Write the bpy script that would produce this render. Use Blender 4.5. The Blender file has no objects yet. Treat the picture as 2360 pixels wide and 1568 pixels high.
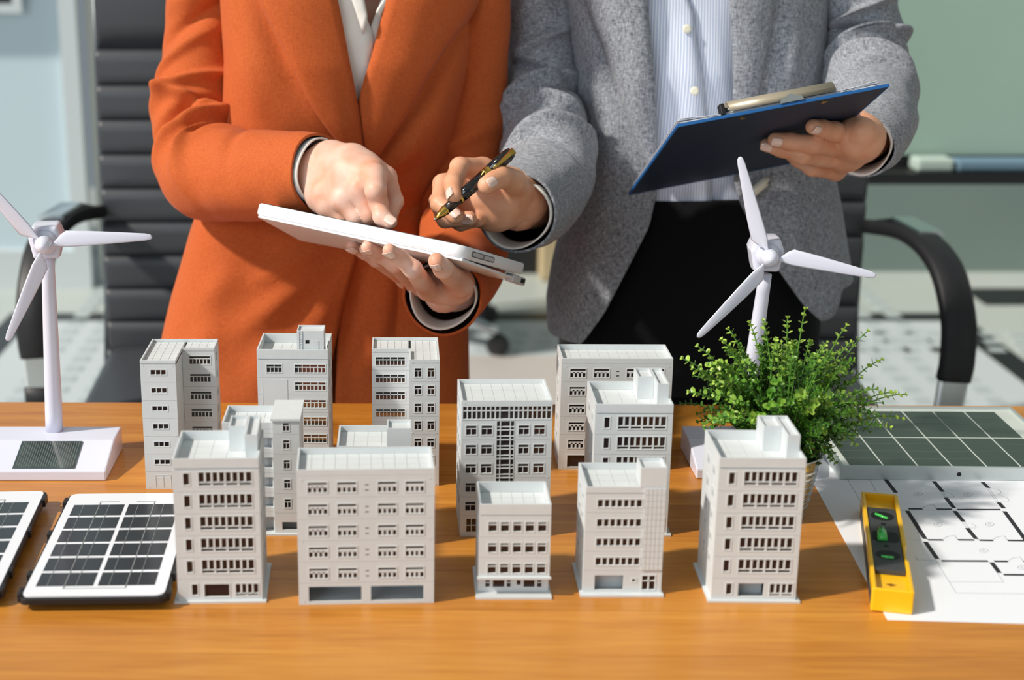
import bpy, bmesh, math, random
import numpy as np
from mathutils import Vector, Matrix, noise

# ------------------------------------------------------------------ camera, light, exposure
scene = bpy.context.scene
COL = scene.collection
R = math.radians
PITCH, FPX, PCX, PCY, CAMZ = R(16.2), 3450.0, 930.0, 784.0, 1.32      # photograph taken as 2360 x 1568

cam_data = bpy.data.cameras.new('camera')
cam = bpy.data.objects.new('camera', cam_data)
COL.objects.link(cam)
cam.location = (0, 0, CAMZ)
cam.rotation_euler = (R(90) - PITCH, 0, 0)
cam_data.sensor_width = 36.0
cam_data.lens = FPX / 2360.0 * 36.0
cam_data.shift_x = (1180.0 - PCX) / 2360.0
cam_data.clip_start = 0.05
cam_data.dof.use_dof = True
cam_data.dof.focus_distance = 1.52
cam_data.dof.aperture_fstop = 4.6
scene.camera = cam

world = bpy.data.worlds.new('world')
scene.world = world
world.use_nodes = True
wbg = world.node_tree.nodes['Background']
wbg.inputs[0].default_value = (0.76, 0.90, 1.04, 1)
wbg.inputs[1].default_value = 0.27

sun_data = bpy.data.lights.new('sun', 'SUN')
sun_data.energy = 4.0
sun_data.angle = R(3.5)
sun_data.color = (1.0, 0.93, 0.83)
sun = bpy.data.objects.new('sun', sun_data)
COL.objects.link(sun)
sun.rotation_euler = Vector((1.0, 0.36, -0.93)).to_track_quat('-Z', 'Y').to_euler()
sun.location = (-3, -1, 4)

# daylight from the large window bay behind the photographer, to the left
win_data = bpy.data.lights.new('window_daylight', 'AREA')
win_data.shape = 'RECTANGLE'
win_data.size, win_data.size_y = 3.2, 2.0
win_data.energy = 72
win_data.color = (0.86, 0.94, 1.0)
win = bpy.data.objects.new('window_daylight', win_data)
COL.objects.link(win)
win.location = (-3.0, -2.2, 2.2)
win.rotation_euler = (Vector((0.1, 1.6, 0.9)) - Vector(win.location)).to_track_quat('-Z', 'Y').to_euler()

vs = scene.view_settings
vs.view_transform = 'Standard'
vs.look = 'None'
vs.gamma = 1.0
vs.use_curve_mapping = False
vs.exposure = 0.0

# ------------------------------------------------------------------ measuring helpers
CP, SP = math.cos(PITCH), math.sin(PITCH)
def ray(u, v):
    x, y = (u - PCX) / FPX, (v - PCY) / FPX
    return Vector((x, CP - y * SP, -SP - y * CP))
def P(u, v, Y):
    d = ray(u, v); t = Y / d.y
    return Vector((d.x * t, Y, CAMZ + d.z * t))
def G(u, v, z=0.75):
    d = ray(u, v); t = (z - CAMZ) / d.z
    return Vector((d.x * t, d.y * t, z))
def on_plane(u, v, o, n, off=0.0):
    d = ray(u, v); c = Vector((0, 0, CAMZ)); o2 = o + n * off
    t = (o2 - c).dot(n) / d.dot(n)
    return c + d * t
def lin(c):
    c = c / 255.0
    return c / 12.92 if c <= 0.04045 else ((c + 0.055) / 1.055) ** 2.4
def rgb(r, g, b): return (lin(r), lin(g), lin(b), 1.0)
def lerp(a, b, t): return a + (b - a) * t
def interp(xs, ys, x):
    return float(np.interp(x, xs, ys))

# ------------------------------------------------------------------ materials
MATS = {}
def mat(name, col, rough=0.5, metal=0.0, bump=None, var=None, sss=0.0, sheen=0.0, coat=0.0, alpha=1.0, stretch=(1, 1, 1), spec=0.5, trans=0.0):
    if name in MATS: return MATS[name]
    m = bpy.data.materials.new(name); m.use_nodes = True
    nt = m.node_tree; b = nt.nodes['Principled BSDF']
    b.inputs['Base Color'].default_value = col
    b.inputs['Roughness'].default_value = rough
    b.inputs['Metallic'].default_value = metal
    b.inputs['Specular IOR Level'].default_value = spec
    if sss:
        b.inputs['Subsurface Weight'].default_value = sss
        b.inputs['Subsurface Radius'].default_value = (0.012, 0.005, 0.003)
        b.inputs['Subsurface Scale'].default_value = 0.6
    if sheen:
        b.inputs['Sheen Weight'].default_value = sheen
        b.inputs['Sheen Roughness'].default_value = 0.4
    if coat:
        b.inputs['Coat Weight'].default_value = coat
        b.inputs['Coat Roughness'].default_value = 0.12
    if trans: b.inputs['Transmission Weight'].default_value = trans
    if alpha < 1: b.inputs['Alpha'].default_value = alpha
    tc = nt.nodes.new('ShaderNodeTexCoord'); mp = nt.nodes.new('ShaderNodeMapping')
    mp.inputs['Scale'].default_value = stretch
    nt.links.new(tc.outputs['Object'], mp.inputs['Vector'])
    if var:
        sc, col2, lo, hi = var
        n = nt.nodes.new('ShaderNodeTexNoise'); n.inputs['Scale'].default_value = sc; n.inputs['Detail'].default_value = 5
        cr = nt.nodes.new('ShaderNodeValToRGB')
        cr.color_ramp.elements[0].position = lo; cr.color_ramp.elements[0].color = col2
        cr.color_ramp.elements[1].position = hi; cr.color_ramp.elements[1].color = col
        nt.links.new(mp.outputs[0], n.inputs['Vector']); nt.links.new(n.outputs['Fac'], cr.inputs[0])
        nt.links.new(cr.outputs[0], b.inputs['Base Color'])
    if bump:
        sc, st, di = bump
        n = nt.nodes.new('ShaderNodeTexNoise'); n.inputs['Scale'].default_value = sc; n.inputs['Detail'].default_value = 4
        bp = nt.nodes.new('ShaderNodeBump'); bp.inputs['Strength'].default_value = st; bp.inputs['Distance'].default_value = di
        nt.links.new(mp.outputs[0], n.inputs['Vector']); nt.links.new(n.outputs['Fac'], bp.inputs['Height'])
        nt.links.new(bp.outputs[0], b.inputs['Normal'])
    MATS[name] = m
    return m

def wood_material():
    m = bpy.data.materials.new('table_wood'); m.use_nodes = True
    nt = m.node_tree; b = nt.nodes['Principled BSDF']; N = nt.nodes.new; L = nt.links.new
    tc = N('ShaderNodeTexCoord'); mp = N('ShaderNodeMapping'); mp.inputs['Scale'].default_value = (0.9, 11, 11)
    oi = N('ShaderNodeObjectInfo'); ad = N('ShaderNodeVectorMath'); ad.operation = 'ADD'
    cm = N('ShaderNodeCombineXYZ'); ml = N('ShaderNodeMath'); ml.operation = 'MULTIPLY'; ml.inputs[1].default_value = 17.0
    L(oi.outputs['Random'], ml.inputs[0]); L(ml.outputs[0], cm.inputs[0]); L(ml.outputs[0], cm.inputs[1])
    L(tc.outputs['Object'], ad.inputs[0]); L(cm.outputs[0], ad.inputs[1]); L(ad.outputs[0], mp.inputs['Vector'])
    n1 = N('ShaderNodeTexNoise'); n1.inputs['Scale'].default_value = 2.2; n1.inputs['Detail'].default_value = 6; n1.inputs['Distortion'].default_value = 0.6
    n2 = N('ShaderNodeTexNoise'); n2.inputs['Scale'].default_value = 16; n2.inputs['Detail'].default_value = 4
    L(mp.outputs[0], n1.inputs['Vector']); L(mp.outputs[0], n2.inputs['Vector'])
    mx = N('ShaderNodeMix'); mx.data_type = 'FLOAT'; mx.inputs[0].default_value = 0.35
    L(n1.outputs['Fac'], mx.inputs[2]); L(n2.outputs['Fac'], mx.inputs[3])
    cr = N('ShaderNodeValToRGB'); e = cr.color_ramp.elements
    e[0].position = 0.33; e[0].color = rgb(174, 106, 37)
    e[1].position = 0.62; e[1].color = rgb(208, 142, 58)
    k = e.new(0.48); k.color = rgb(194, 126, 46)
    L(mx.outputs[0], cr.inputs[0])
    hv = N('ShaderNodeHueSaturation'); mr = N('ShaderNodeMapRange'); mr.inputs[3].default_value = 0.93; mr.inputs[4].default_value = 1.06
    L(oi.outputs['Random'], mr.inputs[0]); L(mr.outputs[0], hv.inputs['Value']); L(cr.outputs[0], hv.inputs['Color'])
    L(hv.outputs[0], b.inputs['Base Color'])
    b.inputs['Roughness'].default_value = 0.34
    b.inputs['Coat Weight'].default_value = 0.12; b.inputs['Coat Roughness'].default_value = 0.25
    bp = N('ShaderNodeBump'); bp.inputs['Strength'].default_value = 0.12; bp.inputs['Distance'].default_value = 0.001
    L(n2.outputs['Fac'], bp.inputs['Height']); L(bp.outputs[0], b.inputs['Normal'])
    return m

def weave_material(name, dark, light, scale, lo, hi, rough=0.9, sheen=0.2, twill=0.0):
    """woollen cloth: crossed fine yarn noise, optional diagonal twill relief"""
    m = bpy.data.materials.new(name); m.use_nodes = True
    nt = m.node_tree; b = nt.nodes['Principled BSDF']; N = nt.nodes.new; L = nt.links.new
    tc = N('ShaderNodeTexCoord')
    ns = []
    for sc in ((1, 1, 0.16), (0.16, 0.5, 1)):
        mp = N('ShaderNodeMapping'); mp.inputs['Scale'].default_value = sc
        n = N('ShaderNodeTexNoise'); n.inputs['Scale'].default_value = scale; n.inputs['Detail'].default_value = 3
        L(tc.outputs['Object'], mp.inputs['Vector']); L(mp.outputs[0], n.inputs['Vector']); ns.append(n)
    mx = N('ShaderNodeMix'); mx.data_type = 'FLOAT'; mx.inputs[0].default_value = 0.45
    L(ns[0].outputs['Fac'], mx.inputs[2]); L(ns[1].outputs['Fac'], mx.inputs[3])
    cr = N('ShaderNodeValToRGB'); e = cr.color_ramp.elements
    e[0].position = lo; e[0].color = dark; e[1].position = hi; e[1].color = light
    L(mx.outputs[0], cr.inputs[0]); L(cr.outputs[0], b.inputs['Base Color'])
    b.inputs['Roughness'].default_value = rough
    b.inputs['Specular IOR Level'].default_value = 0.2
    b.inputs['Sheen Weight'].default_value = sheen; b.inputs['Sheen Roughness'].default_value = 0.45
    b.inputs['Sheen Tint'].default_value = (lerp(light[0], 1, 0.4), lerp(light[1], 1, 0.4), lerp(light[2], 1, 0.4), 1)
    bp = N('ShaderNodeBump'); bp.inputs['Strength'].default_value = 0.14; bp.inputs['Distance'].default_value = 0.0005
    if twill:
        w = N('ShaderNodeTexWave'); w.wave_type = 'BANDS'; w.bands_direction = 'DIAGONAL'; w.inputs['Scale'].default_value = twill
        L(tc.outputs['Object'], w.inputs['Vector']); L(w.outputs['Fac'], bp.inputs['Height'])
    else:
        L(mx.outputs[0], bp.inputs['Height'])
    L(bp.outputs[0], b.inputs['Normal'])
    MATS[name] = m
    return m

def stripe_material(name, base, line, pitch, width):
    m = bpy.data.materials.new(name); m.use_nodes = True
    nt = m.node_tree; b = nt.nodes['Principled BSDF']; N = nt.nodes.new; L = nt.links.new
    tc = N('ShaderNodeTexCoord'); sx = N('ShaderNodeSeparateXYZ'); L(tc.outputs['UV'], sx.inputs[0])
    d = N('ShaderNodeMath'); d.operation = 'DIVIDE'; d.inputs[1].default_value = pitch; L(sx.outputs[0], d.inputs[0])
    fr = N('ShaderNodeMath'); fr.operation = 'FRACT'; L(d.outputs[0], fr.inputs[0])
    lt = N('ShaderNodeMath'); lt.operation = 'LESS_THAN'; lt.inputs[1].default_value = width; L(fr.outputs[0], lt.inputs[0])
    mx = N('ShaderNodeMix'); mx.data_type = 'RGBA'; mx.inputs[6].default_value = base; mx.inputs[7].default_value = line
    L(lt.outputs[0], mx.inputs[0]); L(mx.outputs[2], b.inputs['Base Color'])
    b.inputs['Roughness'].default_value = 0.8; b.inputs['Specular IOR Level'].default_value = 0.25
    MATS[name] = m
    return m

def tint_material(name, c0, c1, c2):
    """leaf green by leaf age, and lighter higher in the bush (vertex attribute)"""
    m = bpy.data.materials.new(name); m.use_nodes = True
    nt = m.node_tree; b = nt.nodes['Principled BSDF']; N = nt.nodes.new; L = nt.links.new
    at = N('ShaderNodeAttribute'); at.attribute_name = 'age'
    cr = N('ShaderNodeValToRGB'); e = cr.color_ramp.elements
    e[0].position = 0.0; e[0].color = c0; e[1].position = 1.0; e[1].color = c2
    k = e.new(0.5); k.color = c1
    L(at.outputs['Fac'], cr.inputs[0]); L(cr.outputs[0], b.inputs['Base Color'])
    b.inputs['Roughness'].default_value = 0.33
    b.inputs['Subsurface Weight'].default_value = 0.15; b.inputs['Subsurface Radius'].default_value = (0.002, 0.004, 0.001)
    MATS[name] = m
    return m

WOOD = wood_material()
M_ORANGE = weave_material('orange_suiting', rgb(180, 82, 38), rgb(208, 106, 53), 900, 0.3, 0.7, 0.8, 0.16, twill=900)
M_GREY = weave_material('grey_wool', rgb(78, 81, 88), rgb(184, 188, 196), 820, 0.34, 0.66, 0.95, 0.15)
M_ORLIN = mat('jacket_lining', rgb(60, 18, 8), 0.7)
M_GRLIN = mat('grey_lining', rgb(24, 25, 30), 0.7)
M_WSHIRT = mat('white_shirt', rgb(236, 232, 226), 0.8, bump=(60, 0.2, 0.004))
M_SHIRT = stripe_material('striped_shirt', rgb(228, 233, 246), rgb(168, 184, 214), 0.0036, 0.36)
M_BLACKCLOTH = mat('black_trousers', rgb(18, 18, 20), 0.95, spec=0.15, sheen=0.05)
M_SKIN1 = mat('skin_fair', rgb(232, 192, 174), 0.5, var=(38, rgb(226, 160, 130), 0.3, 0.62), sss=0.12, bump=(420, 0.08, 0.0006))
M_SKIN2 = mat('skin_warm', rgb(228, 172, 138), 0.5, var=(38, rgb(214, 148, 112), 0.3, 0.62), sss=0.12, bump=(420, 0.08, 0.0006))
M_NAIL = mat('fingernail', rgb(240, 206, 190), 0.18, coat=0.5)
M_HAIR = mat('dark_hair', rgb(30, 22, 18), 0.5)
M_PLASTIC = mat('model_plastic', rgb(211, 216, 218), 0.55, var=(60, rgb(208, 213, 215), 0.35, 0.6), spec=0.35)
M_PLASTIC2 = mat('model_roof_plastic', rgb(216, 221, 222), 0.6, var=(60, rgb(213, 218, 219), 0.35, 0.6), spec=0.3)
M_PANE = mat('dark_inside_pane', rgb(46, 34, 36), 0.12, alpha=0.88)  # dark tint stands for the shade inside the hollow models
M_PANECLEAR = mat('clear_film_pane', rgb(60, 66, 64), 0.1, alpha=0.45)
M_TURB = mat('turbine_plastic', rgb(224, 226, 242), 0.3, coat=0.2)
M_CELLDARK = mat('solar_cell', rgb(24, 27, 34), 0.22, coat=0.3)
M_CELLGREEN = mat('solar_cell_green', rgb(44, 54, 48), 0.3, coat=0.3)
M_PANELW = mat('panel_white', rgb(240, 242, 248), 0.3, coat=0.3)
M_BLACKP = mat('black_plastic', rgb(26, 26, 28), 0.45)
M_ALU = mat('aluminium', rgb(200, 208, 208), 0.38, metal=0.55)
M_LINE = mat('busbar_line', rgb(150, 156, 152), 0.4, metal=0.3)
M_GOLD = mat('gold', rgb(218, 176, 88), 0.2, metal=1.0)
M_PENBLK = mat('pen_lacquer', rgb(12, 11, 12), 0.12, coat=0.6)
M_PENPAT = mat('pen_grip', rgb(70, 48, 30), 0.3, var=(380, rgb(12, 10, 10), 0.45, 0.6))
M_STEEL = mat('steel', rgb(216, 218, 216), 0.22, metal=1.0)
M_CHROME = mat('chrome', rgb(205, 210, 214), 0.12, metal=1.0)
M_CLIPB = mat('navy_clipboard', rgb(20, 40, 66), 0.55, bump=(900, 0.15, 0.0003))
M_CLIPE = mat('blue_binding', rgb(24, 92, 156), 0.6, bump=(700, 0.3, 0.0004))
M_CLIP = mat('beige_clip', rgb(176, 166, 146), 0.35, metal=0.35)
M_PAPER = mat('paper', rgb(236, 239, 246), 0.7)
M_INK = mat('plan_ink', rgb(42, 42, 48), 0.7)
M_INKL = mat('plan_fine_ink', rgb(168, 172, 178), 0.7)
M_YELLOW = mat('level_yellow', rgb(250, 192, 20), 0.38, coat=0.2)
M_LVBLK = mat('level_black', rgb(62, 63, 65), 0.5)
M_DARK = mat('level_hole', rgb(10, 10, 10), 0.6)
M_VIAL = mat('vial_green', rgb(70, 190, 84), 0.1, coat=0.5)
M_VIALY = mat('vial_bubble', rgb(170, 215, 90), 0.1, coat=0.5)
M_LEAF = tint_material('leaf', rgb(30, 74, 24), rgb(84, 138, 40), rgb(170, 200, 84))
M_STEM = mat('stem', rgb(84, 132, 44), 0.5)
M_SOIL = mat('moss', rgb(50, 70, 24), 0.9)
M_TIN = mat('tin_pot', rgb(200, 202, 198), 0.2, metal=0.9)
M_LEATHER = mat('black_leather', rgb(62, 65, 70), 0.42, bump=(300, 0.15, 0.001))
M_ARM = mat('arm_pad', rgb(28, 28, 31), 0.5)
M_WHITEP = mat('white_case', rgb(240, 239, 243), 0.35)
M_SCREEN = mat('screen_glass', rgb(12, 13, 16), 0.08, coat=0.5)
M_BTN = mat('case_button', rgb(190, 188, 192), 0.35)
M_BTNW = mat('shirt_button', rgb(238, 234, 214), 0.3)

# ------------------------------------------------------------------ mesh helpers
class MB:
    """collects shapes; build() links them as one mesh object"""
    def __init__(s): s.v = []; s.f = []; s.m = []; s.uv = None
    def add(s, vs, fs, mi=0):
        o = len(s.v); s.v += [tuple(p) for p in vs]
        s.f += [tuple(i + o for i in f) for f in fs]; s.m += [mi] * len(fs)
    def box(s, x0, x1, y0, y1, z0, z1, mi=0, M=None):
        vs = [Vector((x, y, z)) for z in (z0, z1) for y in (y0, y1) for x in (x0, x1)]
        if M is not None: vs = [M @ p for p in vs]
        s.add(vs, [(0, 2, 3, 1), (4, 5, 7, 6), (0, 1, 5, 4), (2, 6, 7, 3), (0, 4, 6, 2), (1, 3, 7, 5)], mi)
    def prism(s, pts, h0, h1, mi=0, M=None):
        """polygon in xy (counter-clockwise) extruded from h0 to h1 in z"""
        n = len(pts)
        vs = [Vector((p[0], p[1], h0)) for p in pts] + [Vector((p[0], p[1], h1)) for p in pts]
        if M is not None: vs = [M @ p for p in vs]
        s.add(vs, [tuple(range(n))[::-1], tuple(range(n, 2 * n))] + [(i, (i + 1) % n, n + (i + 1) % n, n + i) for i in range(n)], mi)
    def ring_loft(s, rings, mi=0, cap0=True, cap1=True, closed=True):
        n = len(rings[0]); vs = [p for r in rings for p in r]; fs = []
        for i in range(len(rings) - 1):
            for j in range(n if closed else n - 1):
                a, b = i * n + j, i * n + (j + 1) % n
                fs.append((a, b, b + n, a + n))
        if cap0: fs.append(tuple(range(n))[::-1])
        if cap1: fs.append(tuple(range((len(rings) - 1) * n, len(rings) * n)))
        s.add(vs, fs, mi)
    def tube(s, pts, rad, seg=12, mi=0, cap=True, squash=1.0):
        pts = [Vector(p) for p in pts]
        if not hasattr(rad, '__len__'): rad = [rad] * len(pts)
        rings = []; up = None
        for i, p in enumerate(pts):
            t = (pts[min(i + 1, len(pts) - 1)] - pts[max(i - 1, 0)]).normalized()
            if up is None:
                up = Vector((0, 0, 1)) if abs(t.z) < 0.9 else Vector((0, 1, 0))
            a = (up - t * up.dot(t)).normalized(); b = t.cross(a); up = a
            rings.append([p + (a * math.cos(k * 2 * math.pi / seg) + b * math.sin(k * 2 * math.pi / seg) * squash) * rad[i] for k in range(seg)])
        s.ring_loft(rings, mi, cap, cap)
    def lathe(s, prof, seg=24, mi=0, M=None, cap=True):
        rings = []
        for r, z in prof:
            ring = [Vector((r * math.cos(k * 2 * math.pi / seg), r * math.sin(k * 2 * math.pi / seg), z)) for k in range(seg)]
            if M is not None: ring = [M @ p for p in ring]
            rings.append(ring)
        s.ring_loft(rings, mi, cap, cap)
    def mesh(s, name, mats, smooth=False):
        me = bpy.data.meshes.new(name); me.from_pydata(s.v, [], s.f)
        for m in (mats if isinstance(mats, (list, tuple)) else [mats]): me.materials.append(m)
        if s.m: me.polygons.foreach_set('material_index', s.m)
        if smooth: me.polygons.foreach_set('use_smooth', [True] * len(me.polygons))
        me.update()
        return me
    def build(s, name, mats, parent=None, smooth=False, bevel=0.0, loc=None, fix=False):
        me = s.mesh(name, mats, smooth)
        if fix:
            bm = bmesh.new(); bm.from_mesh(me); bmesh.ops.recalc_face_normals(bm, faces=bm.faces); bm.to_mesh(me); bm.free()
        return obj(name, me, parent, bevel, loc)
def obj(name, me, parent=None, bevel=0.0, loc=None):
    o = bpy.data.objects.new(name, me); COL.objects.link(o)
    if parent is not None: o.parent = parent
    if loc is not None: o.location = loc
    if bevel:
        b = o.modifiers.new('bevel', 'BEVEL'); b.width = bevel; b.segments = 2; b.limit_method = 'ANGLE'; b.angle_limit = R(35)
    return o
def tag(o, label=None, cat=None, group=None, kind=None):
    if label: o['label'] = label
    if cat: o['category'] = cat
    if group: o['group'] = group
    if kind: o['kind'] = kind
    return o
def thing(name, label, cat, loc=(0, 0, 0), rz=0.0, group=None):
    o = bpy.data.objects.new(name, None); COL.objects.link(o)
    o.empty_display_size = 0.03
    o.location = loc; o.rotation_euler = (0, 0, rz)
    return tag(o, label, cat, group)
def round_rect(w, d, r, n=5, x0=0.0, y0=0.0):
    pts = []
    for cx, cy, a in ((w / 2 - r, d / 2 - r, 0), (-w / 2 + r, d / 2 - r, 90), (-w / 2 + r, -d / 2 + r, 180), (w / 2 - r, -d / 2 + r, 270)):
        for k in range(n + 1):
            t = R(a + 90 * k / n); pts.append((x0 + cx + r * math.cos(t), y0 + cy + r * math.sin(t)))
    return pts
def frame_matrix(o, ex, ey):
    ex = ex.normalized(); ez = ex.cross(ey).normalized(); ey = ez.cross(ex)
    return Matrix(((ex.x, ey.x, ez.x, o.x), (ex.y, ey.y, ez.y, o.y), (ex.z, ey.z, ez.z, o.z), (0, 0, 0, 1)))
def spline(pts, n):
    """Catmull-Rom through tuples of any length"""
    A = [np.array(p, float) for p in pts]; A = [2 * A[0] - A[1]] + A + [2 * A[-1] - A[-2]]
    out = []; m = len(pts) - 1
    for i in range(n + 1):
        t = i / n * m; k = min(int(t), m - 1); t -= k
        a, b, c, d = A[k:k + 4]
        out.append(0.5 * ((2 * b) + (c - a) * t + (2 * a - 5 * b + 4 * c - d) * t * t + (3 * b - a - 3 * c + d) * t ** 3))
    return out

# ------------------------------------------------------------------ the room
def quad_strip(name, x0, x1, y0, y1, z, m, parent, th=0.004):
    b = MB(); b.box(x0, x1, y0, y1, z - th, z)
    return b.build(name, m, parent)
M_FLOOR = mat('floor_tile', rgb(196, 202, 198), 0.35, var=(1.2, rgb(182, 192, 188), 0.3, 0.7))
M_FLOORC = mat('floor_centre', rgb(206, 200, 196), 0.4, var=(1.0, rgb(194, 188, 184), 0.3, 0.7))
M_FLOORB = mat('floor_black', rgb(26, 28, 32), 0.4)
M_FLOORW = mat('floor_band', rgb(202, 210, 214), 0.45)
M_FLOORD = mat('floor_dash', rgb(182, 193, 195), 0.5)
b = MB(); b.box(-5, 6, -3.5, 7.2, -0.05, 0.0)
floor = tag(b.build('floor', M_FLOOR), kind='structure')
fx0, fx1, fy1, fy0 = -1.32, 1.87, 4.86, 1.4
quad_strip('floor_centre', fx0 + 0.62, fx1 - 0.62, fy0, fy1 - 0.50, 0.003, M_FLOORC, floor)
for x0, x1 in ((fx0 + 0.07, fx0 + 0.62), (fx1 - 0.62, fx1 - 0.07)):
    quad_strip('floor_band', x0, x1, fy0, fy1 - 0.07, 0.0025, M_FLOORW, floor)
quad_strip('floor_band', fx0 + 0.62, fx1 - 0.62, fy1 - 0.50, fy1 - 0.07, 0.0025, M_FLOORW, floor)
for x0, x1 in ((fx0, fx0 + 0.09), (fx1 - 0.09, fx1)):
    quad_strip('floor_border', x0, x1, fy0, fy1, 0.0035, M_FLOORB, floor)
quad_strip('floor_border', fx0 + 0.09, fx1 - 0.09, fy1 - 0.10, fy1, 0.0035, M_FLOORB, floor)
quad_strip('floor_border', 2.0, 4.2, 4.97, 5.2, 0.003, M_FLOORB, floor)
quad_strip('floor_border', 2.3, 4.2, 4.55, 4.75, 0.003, M_FLOORB, floor)
quad_strip('floor_border', -4.0, -1.42, 4.5, 4.9, 0.003, M_FLOORB, floor)
b = MB()
for row in range(3):
    yy = fy1 - 0.46 + row * 0.09
    for k in range(30):
        x = fx0 + 0.66 + k * 0.088
        b.box(x + 0.02 * row, x + 0.05 + 0.02 * row, yy, yy + 0.045, 0.0, 0.0045)
for side in (0, 1):
    for row in range(4):
        for k in range(38):
            x = (fx0 + 0.22 + row * 0.10) if side == 0 else (fx1 - 0.56 + row * 0.10)
            y = fy0 + 0.1 + k * 0.10
            b.box(x, x + 0.05, y, y + 0.055, 0.0, 0.0045)
tag(b.build('floor_dashes', M_FLOORD, floor), kind='stuff')

M_WALLG = mat('wall_grey_green', rgb(132, 148, 143), 0.8, var=(0.8, rgb(118, 137, 134), 0.35, 0.7))
M_WALLP = mat('wall_pale_glass', rgb(208, 226, 234), 0.25, coat=0.3)
M_CREAM = mat('cream_column', rgb(206, 206, 196), 0.8)
b = MB(); b.box(-1.1, 5.6, 5.46, 5.58, 0, 3.4)
tag(b.build('wall_back', M_WALLG), kind='structure')
b = MB(); b.box(-0.5, 1.05, 5.43, 5.46, 0, 0.10)
tag(b.build('baseboard_back', M_FLOORB), kind='structure')
b = MB(); b.box(-1.100, -0.5, 5.26, 5.457, 0.0, 3.39)
tag(b.build('trim_1', M_CREAM, bevel=0.01), kind='structure')
b = MB(); b.box(0.50, 0.68, 5.31, 5.427, 0.0, 3.39)  # added strip; its tan colour stands in for window light
tag(b.build('window_light_strip', mat('tan_window_light', rgb(196, 176, 140), 0.8), bevel=0.01), kind='structure')
pw = thing('window_1', None, None, (-2.535, 5.2, 0)); tag(pw, kind='structure')
M_GFRAME = mat('glazing_frame', rgb(214, 222, 224), 0.5)
b = MB()
b.box(-1.6, 1.42, 0.0, 0.06, 0.0, 0.14); b.box(-1.6, 1.42, 0.0, 0.06, 2.86, 3.0)
for x in (-1.6, 0.0, 1.36): b.box(x, x + 0.06, 0.0, 0.06, 0.14, 2.86)
b.build('window_frame', M_GFRAME, pw)
for x0, x1 in ((-1.54, 0.0), (0.06, 1.36)):
    b = MB(); b.box(x0, x1, 0.025, 0.04, 0.14, 2.86); b.build('frosted_pane', M_WALLP, pw)
b = MB(); b.box(-1.6, 1.42, 0.06, 0.09, 0.10, 0.13); b.build('window_gasket', M_FLOORB, pw)
b = MB(); b.box(3.6, 3.72, -3.4, 5.46, 0, 3.4)  # unseen wall, added to weaken the ambient light from the right
tag(b.build('unseen_wall_right', mat('wall_side', rgb(196, 200, 198), 0.85)), kind='structure')
b = MB(); b.box(-1.35, 3.72, -1.6, 2.2, 3.4, 3.5)  # unseen partial ceiling, added to cut ambient light, kept short for the sun
tag(b.build('unseen_ceiling', mat('ceiling_white', rgb(214, 216, 216), 0.9)), kind='structure')
pic = thing('picture_frame', 'dark framed picture high on the pale glazed wall at far left', 'picture', (-1.62, 5.195, 1.0))
b = MB(); b.box(-0.55, 0.30, -0.02, 0.0, 0.0, 0.5); b.build('picture_print', mat('dark_print', rgb(34, 36, 34), 0.5, var=(6, rgb(70, 74, 60), 0.4, 0.6)), pic)
b = MB()
for a in ((-0.58, -0.55, 0, 0.5), (0.30, 0.33, 0, 0.5), (-0.58, 0.33, -0.03, 0), (-0.58, 0.33, 0.5, 0.53)): b.box(a[0], a[1], -0.03, 0.0, a[2], a[3])
b.build('picture_moulding', M_GFRAME, pic)

# the mobile green glass board at right
bd = thing('glass_board', 'pale green glass writing board with black tray behind the right-hand chair', 'board', (1.75, 3.6, 0))
M_GREENGL = mat('green_glass', rgb(176, 204, 190), 0.3, var=(1.1, rgb(164, 194, 180), 0.35, 0.7), coat=0.4)
b = MB(); b.box(-0.72, 1.4, 0.0, 0.02, 0.735, 2.2); b.build('glass_panel', M_GREENGL, bd)
b = MB(); b.box(-0.74, 1.42, -0.10, 0.04, 0.686, 0.712); b.box(-0.74, 1.42, 0.0, 0.04, 0.712, 0.740); b.build('pen_tray', M_BLACKP, bd)
for x in (-0.72, 1.36):
    b = MB(); b.box(x, x + 0.04, 0.02, 0.06, 0.06, 2.2); b.build('upright', M_BLACKP, bd)
    b = MB(); b.box(x, x + 0.04, -0.25, 0.30, 0.02, 0.06); b.build('foot', M_BLACKP, bd)
er = thing('board_eraser', 'blurred white and blue board eraser lying in the black tray', 'eraser', (1.26, 3.55, 0.7121))
b = MB(); b.box(-0.045, 0.045, -0.035, 0.03, 0.0, 0.032); b.build('grip', mat('eraser_grey', rgb(186, 204, 196), 0.6), er, bevel=0.008)
b = MB(); b.box(0.05, 0.5, -0.035, 0.03, 0.0, 0.028); b.build('felt_roll', mat('felt_blue', rgb(110, 140, 160), 0.8), er, bevel=0.008)

# ------------------------------------------------------------------ table
tb = thing('wooden_table', 'wide honey coloured wooden table carrying the white models', 'table', (0.1, 1.19, 0), R(-0.7))
TY0, TY1 = -0.51, 0.499
npl = 13; pw_ = (TY1 - TY0) / npl
b = MB(); b.box(-1.25, 1.25, -pw_ / 2 + 0.0002, pw_ / 2 - 0.0002, -0.030, 0)
plank = b.mesh('tabletop_plank', WOOD)
for k in range(npl):
    o = obj('tabletop_plank', plank, tb, loc=(0, TY0 + pw_ * (k + 0.5), 0.75))
b = MB(); b.box(-1.2, 1.2, TY0 + 0.03, TY1 - 0.03, 0.705, 0.7195); b.build('underframe', WOOD, tb)
for x in (-1.17, 1.09):
    for y in (TY0 + 0.06, TY1 - 0.14):
        b = MB(); b.box(x, x + 0.08, y, y + 0.08, 0, 0.7045); b.build('leg', WOOD, tb)

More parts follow.
